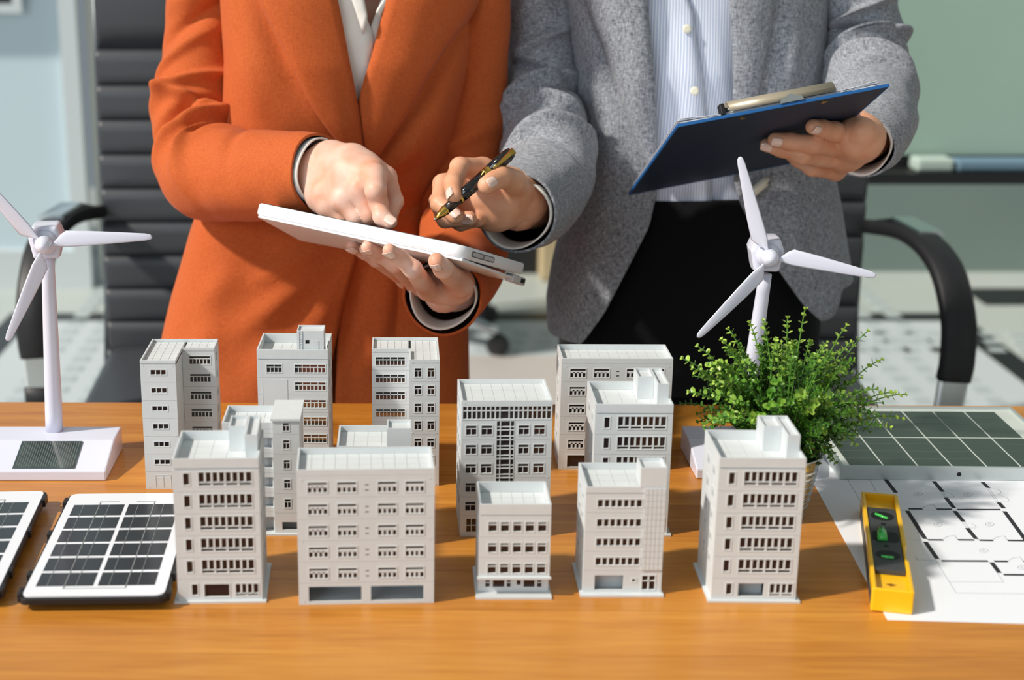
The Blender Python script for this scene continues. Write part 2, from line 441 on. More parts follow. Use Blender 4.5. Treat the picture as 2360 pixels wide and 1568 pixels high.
# ------------------------------------------------------------------ office chairs
def cushion(w, h, d, n=10):
    """a softly bulged upholstered segment, width x height x depth"""
    m = MB(); rings = []
    for i in range(7):
        t = i / 6 * 2 - 1
        k = max(0.0, 1 - abs(t) ** 7) ** 0.5
        ring = []
        for px, py in round_rect(w, d * (0.80 + 0.20 * k), d * 0.16, 3):
            ring.append(Vector((px, py, h / 2 * t)))
        rings.append(ring)
    m.ring_loft(rings)
    return m
def strip(m, pts, w, t, mi=0):
    pts = [Vector(p) for p in pts]; rings = []
    for i, p in enumerate(pts):
        d = (pts[min(i + 1, len(pts) - 1)] - pts[max(i - 1, 0)]).normalized()
        x = Vector((1, 0, 0)); x = (x - d * x.dot(d)).normalized(); n = d.cross(x)
        rings.append([p + x * a * w / 2 + n * c * t / 2 for a, c in ((-1, -0.6), (-0.8, -1), (0.8, -1), (1, -0.6), (1, 0.6), (0.8, 1), (-0.8, 1), (-1, 0.6))])
    m.ring_loft(rings, mi)
def make_chair(label, loc, rz, group='black office chairs behind the table'):
    t = thing('office_chair', label, 'chair', loc, rz, group)
    W = 0.50; z = 0.50; seg = 0.063
    rib = cushion(W, seg, 0.055).mesh('back_cushion', M_LEATHER, True)
    tall = cushion(W, 0.27, 0.06).mesh('back_cushion', M_LEATHER, True)
    for k in range(9):
        zz = z + seg * (k + 0.5); y = 0.22 + 0.045 * ((zz - 0.5) / 0.8) ** 1.3
        obj('back_cushion', rib, t, loc=(0, y, zz))
    zz = z + seg * 9 + 0.135; obj('back_cushion', tall, t, loc=(0, 0.265, zz))
    b = MB(); b.box(-W / 2 + 0.01, W / 2 - 0.01, 0.243, 0.262, 0.47, 1.33, M=Matrix.Translation((0, 0.012, 0)) @ Matrix.Rotation(R(-3), 4, 'X')); b.build('back_shell', M_LEATHER, t)
    for s in (-1, 1):
        b = MB(); b.tube([(s * (W / 2 + 0.003), 0.18, 0.46), (s * (W / 2 + 0.003), 0.225, 0.6), (s * (W / 2 + 0.003), 0.25, 0.95), (s * (W / 2 + 0.003), 0.285, 1.33)], 0.004, 10)
        b.build('side_rail', mat('dark_chrome', rgb(110, 116, 120), 0.35, metal=0.8), t, True)
        b = MB()
        arc = spline([(s * 0.262, 0.20, 0.775), (s * 0.286, 0.06, 0.79), (s * 0.298, -0.06, 0.765), (s * 0.300, -0.135, 0.70), (s * 0.300, -0.15, 0.635), (s * 0.298, -0.148, 0.600)], 22)
        strip(b, arc, 0.052, 0.024); b.build('arm_pad', M_ARM, t, True)
        b = MB(); strip(b, [(s * 0.262, 0.24, 0.77), (s * 0.285, 0.12, 0.803), (s * 0.30, 0.02, 0.799)], 0.046, 0.010)
        b.build('arm_bracket', M_CHROME, t)
        b = MB(); strip(b, [(s * 0.298, -0.148, 0.600), (s * 0.296, -0.145, 0.545)], 0.046, 0.012); b.build('arm_link', M_CHROME, t)
        b = MB(); strip(b, spline([(s * 0.296, -0.145, 0.545), (s * 0.294, -0.14, 0.46), (s * 0.27, -0.12, 0.425), (s * 0.16, -0.08, 0.42)], 12), 0.052, 0.02); b.build('arm_support', M_ARM, t, True)
    b = MB(); rings = []
    for i in range(9):
        a = i / 8; y = 0.22 - 0.50 * a
        zz = 0.450 + (0.03 * (1 - a)) - 0.05 * max(0, a - 0.75) ** 2 * 16
        rings.append([Vector((px, y, zz + pz)) for px, pz in round_rect(W - 0.01 * a, 0.075, 0.025, 4)])
    b.ring_loft(rings); b.build('seat', M_LEATHER, t, True)
    b = MB(); b.lathe([(0.045, 0.30), (0.045, 0.39), (0.09, 0.395), (0.09, 0.425)], 16); b.build('seat_mount', M_BLACKP, t)
    b = MB(); b.lathe([(0.026, 0.10), (0.026, 0.30)], 14); b.build('gas_column', M_CHROME, t)
    for k in range(5):
        a = R(90 + 72 * k); d = Vector((math.cos(a), math.sin(a), 0))
        b = MB(); b.tube([Vector((0, 0, 0.115)) + d * 0.02, Vector((0, 0, 0.10)) + d * 0.17, Vector((0, 0, 0.075)) + d * 0.31], [0.028, 0.022, 0.014], 8)
        leg = b.build('base_arm', M_CHROME, t, True)
        b = MB(); M = Matrix.Translation(d * 0.31 + Vector((0, 0, 0.032))) @ Matrix.Rotation(a, 4, 'Z') @ Matrix.Rotation(R(90), 4, 'X')
        b.lathe([(0.02, -0.022), (0.032, -0.018), (0.032, 0.018), (0.02, 0.022)], 14, M=M); b.build('caster', M_BLACKP, leg)
    return t
make_chair('ribbed black leather office chair behind the person in orange', (-0.312, 2.53, 0), R(0))
make_chair('ribbed black office chair behind the person in grey, right armrest showing', (0.57, 2.40, 0), R(0))
make_chair('distant black office chair glimpsed between the two people', (0.03, 4.55, 0), R(20))

# ------------------------------------------------------------------ model buildings
TH = 0.0015
BG = 'white plastic model buildings on the table'
def face_map(face, pos):
    if face == 'front': return lambda a, n, z: (a, pos + n, z)
    if face == 'back': return lambda a, n, z: (a, pos - n, z)
    if face == 'left': return lambda a, n, z: (pos + n, a, z)
    return lambda a, n, z: (pos - n, a, z)
def wall_panel(root, face, pos, a0, a1, z0, z1, ops, name='wall_panel', th=TH):
    """a slab with real rectangular openings"""
    fm = face_map(face, pos)
    A = sorted({a0, a1} | {o[0] for o in ops} | {o[1] for o in ops})
    Z = sorted({z0, z1} | {o[2] for o in ops} | {o[3] for o in ops})
    m = MB()
    def hole(a, z): return any(o[0] < a < o[1] and o[2] < z < o[3] for o in ops)
    # merge cells of a row where possible
    for j in range(len(Z) - 1):
        zc = (Z[j] + Z[j + 1]) / 2; i = 0
        while i < len(A) - 1:
            if hole((A[i] + A[i + 1]) / 2, zc): i += 1; continue
            k = i
            while k < len(A) - 1 and not hole((A[k] + A[k + 1]) / 2, zc): k += 1
            for n in (0, th):
                q = [fm(A[i], n, Z[j]), fm(A[k], n, Z[j]), fm(A[k], n, Z[j + 1]), fm(A[i], n, Z[j + 1])]
                m.add(q, [(0, 1, 2, 3)])
            i = k
    for (p0, p1, q0, q1) in [o[:4] for o in ops] + [(a0, a1, z0, z1)]:
        for (sa, sz, ea, ez) in ((p0, q0, p1, q0), (p1, q0, p1, q1), (p1, q1, p0, q1), (p0, q1, p0, q0)):
            m.add([fm(sa, 0, sz), fm(ea, 0, ez), fm(ea, th, ez), fm(sa, th, sz)], [(0, 1, 2, 3)])
    return m.build(name, M_PLASTIC, root)
FR = {}
def window(root, face, pos, o, rows, mul=0.0006, pane=True, bar=0.0003, clear=False, trim=0.0007, sep=None):
    sep = sep if sep is not None else min(mul, 0.0009)
    a0, a1, z0, z1 = o[:4]; w, h = a1 - a0, z1 - z0
    key = (round(w, 5), round(h, 5), tuple(rows), mul, bar, sep)
    if key not in FR:
        m = MB(); y0, y1 = -0.0003, 0.0011
        m.box(-trim, w + trim, y0, y1, -trim, bar); m.box(-trim, w + trim, y0, y1, h - bar, h + trim)
        m.box(-trim, bar, y0, y1, bar, h - bar); m.box(w - bar, w + trim, y0, y1, bar, h - bar)
        z = 0.0
        for ri, (fr, nc) in enumerate(rows):
            zt = z + fr * h
            if ri < len(rows) - 1: m.box(bar, w - bar, 0.0, y1, zt - sep / 2, zt + sep / 2)
            ws = nc if isinstance(nc, tuple) else (1,) * nc
            for c in range(1, len(ws)):
                x = w * sum(ws[:c]) / sum(ws); m.box(x - mul / 2, x + mul / 2, 0.0, y1, max(z, bar), min(zt, h - bar))
            z = zt
        p = MB(); p.box(0, w, 0.00112, 0.00122, 0, h)  # added sheet; its dark version paints in the unlit interior
        FR[key] = (m.mesh('window', M_PLASTIC2), p.mesh('pane', M_PANE), p.mesh('pane', M_PANECLEAR))
    fm = face_map(face, pos)
    rz = {'front': 0, 'left': -90, 'right': 90}[face]
    at = fm(a1 if face == 'left' else a0, 0, z0)
    f = obj('window', FR[key][0], root, loc=at); f.rotation_euler = (0, 0, R(rz))
    if pane: obj('pane', FR[key][2 if clear else 1], f)
    return f
def volume(root, x0, x1, y0, y1, floors, ztop, roofz, front, side_win=None, sides='lr', back_open=False, tiles=(6, 4), clear=False, cap=True, skip=0.0):
    gap = 0.0002; back_ops = []
    for (z0, z1), wins in zip(floors, front):
        ops = [(x0 + w[0], x0 + w[1], z0 + w[2], z0 + w[3]) for w in wins]
        wall_panel(root, 'front', y0, x0, x1, z0, z1 - gap, ops)
        for w, o in zip(wins, ops):
            if w[4]: window(root, 'front', y0, o, w[4], clear=clear, **(w[5] if len(w) > 5 else {}))
            back_ops.append(o)
    zb = floors[0][0]
    for face, pos, k in (('left', x0, 'l'), ('right', x1, 'r')):
        ops = []
        if side_win and k in sides:
            for z0, z1 in floors[1:]:
                for w in side_win: ops.append((y0 + w[0], y0 + w[1], z0 + w[2], z0 + w[3]))
        wall_panel(root, face, pos, y0 + TH + 0.0001, y1 - TH - 0.0001, zb, roofz, ops, 'side_wall')
        for o in ops: window(root, face, pos, o, [(0.65, 2), (0.35, 1)])
    wall_panel(root, 'back', y1, x0, x1, zb, roofz, back_ops if back_open else [], 'back_wall')
    if cap:
        m = MB(); m.box(x0 + TH, x1 - TH, y0 + TH, y1 - TH, roofz - 0.002, roofz - 0.0006)
        nx, ny = tiles; g = 0.00013; p = 0.0016
        for i in range(nx):
            for j in range(ny):
                ax, bx = [lerp(x0 + p, x1 - p, (i + t) / nx) for t in (0, 1)]
                ay, by = [lerp(y0 + p, y1 - p, (j + t) / ny) for t in (0, 1)]
                m.box(ax + g, bx - g, ay + g, by - g, roofz - 0.0006, roofz)
        m.build('roof', M_PLASTIC2, root)
        m = MB(); t = 0.0016
        z0 = roofz + 0.0001
        m.box(x0, x1, y0, y0 + t, z0, ztop); m.box(x0, x1, y1 - t, y1, z0, ztop)
        m.box(x0, x0 + t, y0 + t, y1 - t, z0, ztop); m.box(x1 - t, x1, y0 + t, y1 - t, z0, ztop)
        m.build('parapet', M_PLASTIC, root)
def tower_block(root, x0, x1, y0, y1, z0, z1, name='stair_tower', lip=0.003):
    m = MB(); t = 0.0013
    m.box(x0, x1, y0, y1, z0, z1 - lip)
    m.box(x0, x1, y0, y0 + t, z1 - lip, z1); m.box(x0, x1, y1 - t, y1, z1 - lip, z1)
    m.box(x0, x0 + t, y0 + t, y1 - t, z1 - lip, z1); m.box(x1 - t, x1, y0 + t, y1 - t, z1 - lip, z1)
    return m.build(name, M_PLASTIC, root)
def plate(root, x0, x1, y0, y1, h=0.0018):
    m = MB(); m.box(x0, x1, y0, y1, 0, h); return m.build('base_plate', M_PLASTIC, root)
def pins(root, pts, y):
    m = MB()
    for x, z in pts:
        m.lathe([(0.00055, -0.0002), (0.00055, 0.0003)], 8, M=Matrix.Translation((x, y, z)) @ Matrix.Rotation(R(90), 4, 'X'))
    return m.build('locating_pins', M_PLASTIC2, root)
def bthing(label, x, y, rz=0.0):
    return thing('model_building', label, 'model building', (x, y, 0.7501), R(rz), BG)
def levels(z0, ground, pitch, n, base=0.0):
    out = [(base, ground)]
    for k in range(n): out.append((ground + pitch * k, ground + pitch * (k + 1)))
    return out
T4 = [(0.66, 2), (0.34, 1)]

def stair_tower_block(label, x, y, rz=0.0, side='lr', glazed=False):
    t = bthing(label, x, y, rz)
    W, D, H = 0.0715, 0.070, 0.1300
    fl = levels(0, 0.0215, 0.0198, 5, 0.0018)
    two = [(0.24, 4), (0.76, 8)]
    ground = [(0.0120, 0.0172, 0.0045, 0.0150, [(1, 1)]), (0.0225, 0.0440, 0.0030, 0.0150, [(1, 1)] if glazed else None),
              (0.0490, 0.0685, 0.0035, 0.0150, [(0.2, 2), (0.8, 4)], dict(mul=0.0016))]
    rest = [(0.0085, 0.0138, 0.0060, 0.0168, [(1, 1)]), (0.0212, 0.0655, 0.0052, 0.0176, two, dict(mul=0.0017))]
    volume(t, 0, W, 0, D, fl, H, 0.1215, [ground] + [rest] * 5,
           side_win=[(0.014, 0.024, 0.006, 0.016), (0.040, 0.050, 0.006, 0.016)], sides=side, tiles=(5, 4))
    m = MB(); m.box(0.0215, 0.0450, 0.0125, 0.0140, 0.0019, 0.0185); m.build('porch_wall', M_PLASTIC, t)
    tower_block(t, 0.0440, 0.0590, 0.0400, 0.0682, 0.1216, 0.1440)
    tower_block(t, 0.0592, 0.0698, 0.0180, 0.0682, 0.1216, 0.1440)
    plate(t, -0.003, W + 0.0035, -0.003, D + 0.004)
    return t
def wide_block(label, x, y, rz=0.0, side='lr', glazed_ground=False):
    t = bthing(label, x, y, rz)
    W, D, H = 0.1145, 0.053, 0.1220
    fl = levels(0, 0.0200, 0.0194, 5)
    four = [(0.62, 4), (0.38, 1)]
    rest = [(0.0090, 0.0253, 0.0040, 0.0135, four, dict(sep=0.0024, mul=0.0018)), (0.0335, 0.0495, 0.0040, 0.0135, four, dict(sep=0.0024, mul=0.0018)),
            (0.0568, 0.0598, 0.0052, 0.0064, None), (0.0568, 0.0598, 0.0100, 0.0112, None),
            (0.0672, 0.0828, 0.0040, 0.0135, four, dict(sep=0.0024, mul=0.0018)), (0.0902, 0.1058, 0.0040, 0.0135, four, dict(sep=0.0024, mul=0.0018))]
    g = [(1, 1)] if glazed_ground else None
    ground = [(0.0085, 0.0530 if not glazed_ground else 0.030, 0.0030, 0.0165, g), (0.0610, 0.1055, 0.0030, 0.0165, g)]
    volume(t, 0, W, 0, D, fl, H, 0.1165, [ground] + [rest] * 5, side_win=[(0.024, 0.034, 0.005, 0.0145)], sides=side, tiles=(11, 4))
    pins(t, [(0.004, 0.1135), (W - 0.004, 0.1135), (0.004, 0.058), (W - 0.004, 0.058), (0.004, 0.003), (W - 0.004, 0.003)], 0)
    m = MB(); m.box(TH, W - TH, TH, D - TH, 0.0, 0.0012); m.box(0.005, W - 0.005, 0.030, 0.0315, 0.0012, 0.019)
    m.build('garage_floor', M_PLASTIC, t)
    return t
def annex_block(label, x, y, rz=0.0, side='lr'):
    t = bthing(label, x, y, rz)
    W, D, H = 0.0675, 0.058, 0.0989
    fl = levels(0, 0.0225, 0.0178, 4, 0.0018)
    seven = [(1, 7)]
    rest = [(0.0100, 0.0478, 0.0048, 0.0120, seven, dict(mul=0.0017))]
    ground = [(0.0100, 0.0345, 0.0025, 0.0160, None), (0.0418, 0.0455, 0.0100, 0.0130, [(1, 1)]), (0.0505, 0.0620, 0.0025, 0.0160, [(0.62, 2), (0.38, 2)], dict(mul=0.0014))]
    volume(t, 0, W, 0, D, fl, H, 0.0930, [ground] + [rest] * 4, side_win=[(0.012, 0.022, 0.005, 0.0125), (0.034, 0.044, 0.005, 0.0125)], sides=side, tiles=(5, 4))
    m = MB()
    for i in range(5):
        for j in range(13):
            ax = 0.0492 + i * 0.0036; az = 0.0232 + j * 0.00575
            m.box(ax + 0.00012, ax + 0.00348, -0.0012, -0.0002, az + 0.00012, az + 0.00563)
    m.build('grid_cladding', M_PLASTIC, t)
    m = MB(); m.box(0.0092, 0.0355, 0.0110, 0.0125, 0.0019, 0.0200); m.build('porch_wall', M_PLASTIC, t)
    tower_block(t, 0.0455, 0.0675, -0.0002, 0.0240, 0.0990, 0.1165)
    plate(t, -0.0025, W + 0.0015, -0.006, D + 0.003)
    return t
def small_block(label, x, y, rz=0.0):
    t = bthing(label, x, y, rz)
    W, D, H = 0.0605, 0.053, 0.0856
    z0 = 0.0180
    fl = [(z0 + 0.0192 * k, z0 + 0.0192 * (k + 1)) for k in range(3)]
    rest = [(0.0075 + 0.0105 * k, 0.0150 + 0.0105 * k, 0.0045, 0.0135, [(0.72, 1), (0.28, 1)], dict(mul=0.0012)) for k in range(5)]
    volume(t, 0, W, 0, D, fl, H, 0.0760, [rest] * 3, side_win=[(0.014, 0.023, 0.0045, 0.0135), (0.034, 0.043, 0.0045, 0.0135)], sides='lr', tiles=(6, 4))
    m = MB(); m.box(-0.0012, W + 0.0012, -0.0028, 0.0, 0.0180, 0.0196); m.box(0, W, 0, D, 0.0168, 0.0180); m.build('canopy_slab', M_PLASTIC, t)
    gl = [(0.006, 0.0105, 0.0040, 0.0112, [(0.6, 1), (0.4, 1)]), (0.0125, 0.0230, 0.0040, 0.0112, [(1, 1)]), (0.0245, 0.0285, 0.0040, 0.0112, [(0.6, 1), (0.4, 1)]),
          (0.0330, 0.0370, 0.0060, 0.0112, [(1, 1)]), (0.0390, 0.0490, 0.0040, 0.0112, [(1, 1)]), (0.0505, 0.0550, 0.0040, 0.0112, [(0.6, 1), (0.4, 1)])]
    volume(t, 0, W, 0.0075, D - 0.001, [(0.0019, 0.0167)], 0.0167, 0.0167, [gl], cap=False)
    plate(t, -0.0022, W + 0.0022, -0.004, D + 0.006)
    return t
def curtain_block(label, x, y, rz=0.0):
    t = bthing(label, x, y, rz)
    W, D, H = 0.0837, 0.066, 0.1344
    fl = levels(0, 0.0215, 0.0188, 5) + [(0.1155, 0.1300)]
    cst = [(0.17, (2, 5, 2)), (0.33, (2, 5, 2)), (0.17, (2, 5, 2)), (0.33, (2, 5, 2))]
    rest = [(0.0043, 0.0143, 0.0045, 0.0140, T4), (0.0185, 0.0288, 0.0045, 0.0140, T4), (0.0325, 0.0490, 0.0001, 0.01845, cst, dict(mul=0.0009, trim=0.0)),
            (0.0527, 0.0627, 0.0045, 0.0140, T4), (0.0670, 0.0772, 0.0045, 0.0140, T4)]
    band = [(0.0012, 0.0825, 0.0012, 0.0138, [(0.64, (1,) * 8 + (2,) + (1,) * 9), (0.36, (1,) * 8 + (2,) + (1,) * 9)], dict(mul=0.0011))]
    ground = [(0.0055, 0.0155, 0.0045, 0.0185, [(0.5, 2), (0.5, 2)]), (0.0185, 0.0288, 0.0065, 0.0185, T4), (0.0325, 0.0490, 0.0002, 0.0185, cst), (0.0527, 0.0627, 0.0065, 0.0185, T4), (0.0670, 0.0772, 0.0065, 0.0185, T4)]
    volume(t, 0, W, 0, D, fl, H, 0.1302, [ground] + [rest] * 5 + [band], side_win=[(0.012, 0.022, 0.0045, 0.014), (0.030, 0.040, 0.0045, 0.014), (0.048, 0.058, 0.0045, 0.014)], sides='l', tiles=(8, 3))
    pins(t, [(0.003, 0.1325), (W - 0.003, 0.1325), (W - 0.003, 0.059), (0.003, 0.003)], 0)
    return t
def corner_block(label, x, y, rz=0.0):
    t = bthing(label, x, y, rz)
    H = 0.1365; fl = levels(0, 0.0190, 0.0190, 6); RZ = 0.1333
    xw, W, D, yr = 0.0352, 0.0685, 0.078, 0.0445
    three = [(0.0100, 0.0255, 0.0078, 0.0132, [(1, 3)], dict(mul=0.0010))]
    volume(t, 0, xw, 0, D, fl, H, RZ, [[]] + [three] * 6, tiles=(4, 9), cap=False)
    strip6 = [(0.0070, 0.0285, 0.0050, 0.0140, [(0.66, 6), (0.34, 1)], dict(mul=0.0009))]
    volume(t, xw + 0.0002, W, yr, D, fl, H, RZ, [strip6] * 7, side_win=[(0.010, 0.020, 0.005, 0.014)], sides='r', tiles=(4, 4), cap=False, back_open=True, clear=True)
    m = MB(); m.box(TH, xw, TH, D - TH, RZ - 0.002, RZ - 0.0006); m.box(xw, W - TH, yr + TH, D - TH, RZ - 0.002, RZ - 0.0006)
    g = 0.00022
    for i in range(8):
        for j in range(9):
            ax, bx = 0.0016 + i * 0.00816, 0.0016 + (i + 1) * 0.00816; ay, by = 0.0016 + j * 0.00831, 0.0016 + (j + 1) * 0.00831
            if bx > xw and ay < yr: continue
            m.box(ax + g, bx - g, ay + g, by - g, RZ - 0.0006, RZ)
    m.build('roof', M_PLASTIC2, t)
    m = MB(); q = 0.0014; z0 = RZ + 0.0001
    for a in ((0, xw, 0, q), (0, q, q, D), (q, W, D - q, D), (W - q, W, yr, D - q), (xw, W - q, yr, yr + q), (xw - q, xw, q, yr + q)): m.box(a[0], a[1], a[2], a[3], z0, H)
    m.build('parapet', M_PLASTIC, t)
    m = MB()
    for a in ((0.0100, 0.0103, 0.002, 0.0150), (0.0178, 0.0181, 0.002, 0.0150), (0.0255, 0.0258, 0.002, 0.0150), (0.0100, 0.0258, 0.0150, 0.0153), (0.0100, 0.0258, 0.0125, 0.0128)):
        m.box(a[0], a[1], -0.0003, 0.0, a[2], a[3])
    m.build('entrance_door', M_PLASTIC, t)
    pins(t, [(0.003, 0.1310), (xw - 0.003, 0.1310), (0.003, 0.0575), (xw - 0.003, 0.0575), (0.003, 0.002)], 0)
    return t
def ladder_block(label, x, y, rz=0.0):
    t = bthing(label, x, y, rz)
    W, D, H = 0.0715, 0.060, 0.1417
    fl = levels(0, 0.0190, 0.0187, 6); RZ = 0.1318
    eight = (0.0378, 0.0690, 0.0050, 0.0138, [(0.64, 8), (0.36, 4)], dict(mul=0.0009))
    ground = [eight]
    top = [(0.0095, 0.0250, 0.0050, 0.0138, [(0.64, 4), (0.36, 2)], dict(mul=0.0009)), eight]
    volume(t, 0, W, 0, D, fl, H, RZ, [ground] + [[eight]] * 5 + [top], side_win=[(0.012, 0.022, 0.005, 0.014), (0.040, 0.050, 0.005, 0.014)], sides='r', back_open=True, clear=True, tiles=(7, 4))
    m = MB()
    for a in ((0.0048, 0.0051, 0.020, 0.1100), (0.0300, 0.0303, 0.020, 0.1100), (0.0048, 0.0303, 0.1100, 0.1103)): m.box(a[0], a[1], -0.0003, 0, a[2], a[3])
    m.box(0.0051, 0.0300, -0.00012, 0, 0.020, 0.1100); m.build('blank_panel', M_PLASTIC, t)
    sh = MB(); x0, x1, y0, y1, z0, z1 = 0.0405, 0.0675, 0.0030, 0.0250, RZ + 0.0001, 0.1605
    sh.box(x0, x1, y0 + 0.001, y1, z0, z1 - 0.002)
    sh.box(x0, x1, y0, y0 + 0.001, z1 - 0.002, z1); sh.box(x0, x1, y1 - 0.001, y1, z1 - 0.002, z1)
    sh.box(x0, x0 + 0.001, y0 + 0.001, y1 - 0.001, z1 - 0.002, z1); sh.box(x1 - 0.001, x1, y0 + 0.001, y1 - 0.001, z1 - 0.002, z1)
    house = sh.build('stair_house', M_PLASTIC, t)
    wall_panel(house, 'front', y0, x0, x1, z0, z1 - 0.002, [(0.0490, 0.0530, z1 - 0.0135, z1 - 0.0095)], 'house_front', 0.00098)
    m = MB(); m.box(0.0490, 0.0530, y0 + 0.00085, y0 + 0.00095, z1 - 0.0135, z1 - 0.0095); m.build('pane', M_DARK, house)
    m = MB()
    for q in (0.0425, 0.0455): m.box(q, q + 0.0003, y0 - 0.0006, y0 - 0.0001, z0, z1)
    for k in range(11): m.box(0.0425, 0.0458, y0 - 0.0005, y0 - 0.0001, z0 + 0.002 + k * 0.0026, z0 + 0.0023 + k * 0.0026)
    m.build('ladder', M_PLASTIC, house)
    m = MB(); m.box(0.0565, 0.0622, y0 - 0.0004, y0 - 0.00005, z0, z0 + 0.0185); m.build('door', M_PLASTIC, house)
    return t
def stepped_block(label, x, y, rz=0.0):
    t = bthing(label, x, y, rz)
    H = 0.1345; fl = levels(0, 0.0185, 0.0187, 6); RZ = 0.1312
    xs, W, D, yr = 0.0385, 0.0685, 0.081, 0.038
    eight = [(0.0040, 0.0340, 0.0050, 0.0140, [(0.64, 8), (0.36, 4)], dict(mul=0.0009))]
    pair = [(0.0050, 0.0120, 0.0045, 0.0140, T4), (0.0180, 0.0250, 0.0045, 0.0140, T4)]
    volume(t, 0, xs - 0.0002, yr, D, fl, H, RZ, [[]] + [eight] * 6, back_open=True, clear=True, cap=False)
    volume(t, xs, W, 0, D, fl, H, RZ, [[]] + [pair] * 6, cap=False)
    m = MB(); m.box(TH, xs, yr + TH, D - TH, RZ - 0.002, RZ - 0.0006); m.box(xs, W - TH, TH, D - TH, RZ - 0.002, RZ - 0.0006)
    g = 0.00022
    for i in range(9):
        for j in range(10):
            ax, bx = 0.0016 + i * 0.00725, 0.0016 + (i + 1) * 0.00725; ay, by = 0.0016 + j * 0.00778, 0.0016 + (j + 1) * 0.00778
            if ax < xs - 0.001 and ay < yr: continue
            m.box(ax + g, bx - g, ay + g, by - g, RZ - 0.0006, RZ)
    m.build('roof', M_PLASTIC2, t)
    m = MB(); q = 0.0014; z0 = RZ + 0.0001
    for a in ((0, xs, yr, yr + q), (0, q, yr + q, D), (q, W, D - q, D), (W - q, W, 0, D - q), (xs, W - q, 0, q), (xs, xs + q, q, yr + q)): m.box(a[0], a[1], a[2], a[3], z0, H)
    m.build('parapet', M_PLASTIC, t)
    pins(t, [(xs + 0.003, 0.1320), (W - 0.003, 0.1320), (xs + 0.003, 0.0575), (W - 0.003, 0.0575), (W - 0.003, 0.002)], 0)
    pins(t, [(0.003, 0.1320), (xs - 0.003, 0.1320)], yr)
    return t
def balcony_block(label, x, y, rz=0.0):
    t = bthing(label, x, y, rz)
    W, D, H = 0.0717, 0.050, 0.1106
    fl = levels(0, 0.0220, 0.0196, 4, 0.0018); RZ = 0.1005; RZ = fl[-1][1] + 0.004
    xt = 0.0470
    bal = [(0.0060, 0.0180, 0.0045, 0.0150, None), (0.0240, 0.0360, 0.0045, 0.0150, None), (0.0366, 0.0465, 0.0045, 0.0150, None)]
    pil = [(0.0095, 0.0155, 0.0050, 0.0140, T4)]
    ground = [(0.0060, 0.0180, 0.0001, 0.0150, None), (0.0366, 0.0465, 0.0001, 0.0150, None)]
    gpil = [(0.0070, 0.0210, 0.0030, 0.0110, None)]
    volume(t, 0, xt - 0.0001, 0, D, fl + [(fl[-1][1], RZ)], H, RZ, [ground] + [bal] * 4 + [[]], tiles=(5, 3), cap=True)
    volume(t, xt, W, -0.0030, D, fl + [(fl[-1][1], 0.1135)], 0.1135, 0.1135, [gpil] + [pil] * 4 + [[(0.0095, 0.0155, 0.0030, 0.0112, T4)]], cap=False)
    m = MB()
    for z0, z1 in fl[1:]:
        m.box(0.003, xt - 0.001, 0.0080, 0.0088, z0 + 0.0002, z1 - 0.0005)
        m.box(0.003, xt - 0.001, 0.0016, 0.0080, z0 + 0.0002, z0 + 0.0042)
    m.box(0.003, xt - 0.001, 0.0080, 0.0088, 0.0020, 0.0215)
    m.build('balcony_back', M_PLASTIC, t)
    m = MB()
    for z0, z1 in fl[1:]:
        for bx in (0.0075, 0.0255, 0.0380):
            for k in range(2):
                m.box(bx + 0.0042 * k, bx + 0.0038 + 0.0042 * k, 0.0075, 0.0080, z0 + 0.0045, z0 + 0.0125)
    m.build('balcony_doors', M_PLASTIC, t)
    m = MB(); m.box(xt - 0.0018, W + 0.0012, -0.0045, D + 0.001, 0.1136, 0.1158); m.build('tower_cap', M_PLASTIC2, t)
    m = MB(); m.box(xt + 0.002, W - 0.002, 0.010, 0.0115, 0.002, 0.0215); m.build('garage_back', M_PLASTIC, t)
    plate(t, -0.002, W + 0.001, -0.006, D + 0.002)
    return t

corner_block('tall grey-white L-shaped model building nearest the left wind turbine', -0.2614, 1.4183, 0.0)
ladder_block('tallest model building, with a ladder and small stair house on its roof', -0.1475, 1.4398, -1.2)
stepped_block('tall stepped model building with paired windows, behind the flat-roofed annex model', -0.0325, 1.4278, 0.0)
balcony_block('mid-row model building with recessed balconies and a capped tower', -0.1680, 1.3068, 0.0)
_p = G(776, 1030, 0.75 + 0.0989)
annex_block('mostly hidden model building with plain square roof tower behind the wide front block', _p.x, _p.y, 0.0)
curtain_block('model building with a T of gridded glazing across and down its front', 0.0530, 1.2987, 1.2)
wide_block('wide model building at the back, in front of the black trousers', 0.1628, 1.4731, -0.5, 'l', True)
stair_tower_block('model building with a twin roof tower, directly before the wide back block', 0.1763, 1.3027, -0.5, 'l')
wide_block('wide model building with two garage openings in the front row', -0.0886, 1.1562, 2.0, 'r')
stair_tower_block('leftmost front-row model building, next to the white solar panel', -0.1917, 1.1610, 1.6, 'r', True)
small_block('smallest model building, four storeys with five windows per floor', 0.0640, 1.1705, 0.0)
annex_block('front-row model building with gridded cladding under a square roof tower', 0.1540, 1.1765, 0.0, 'l')
stair_tower_block('rightmost model building, standing in front of the potted plant', 0.2620, 1.1635, -1.2, 'l')

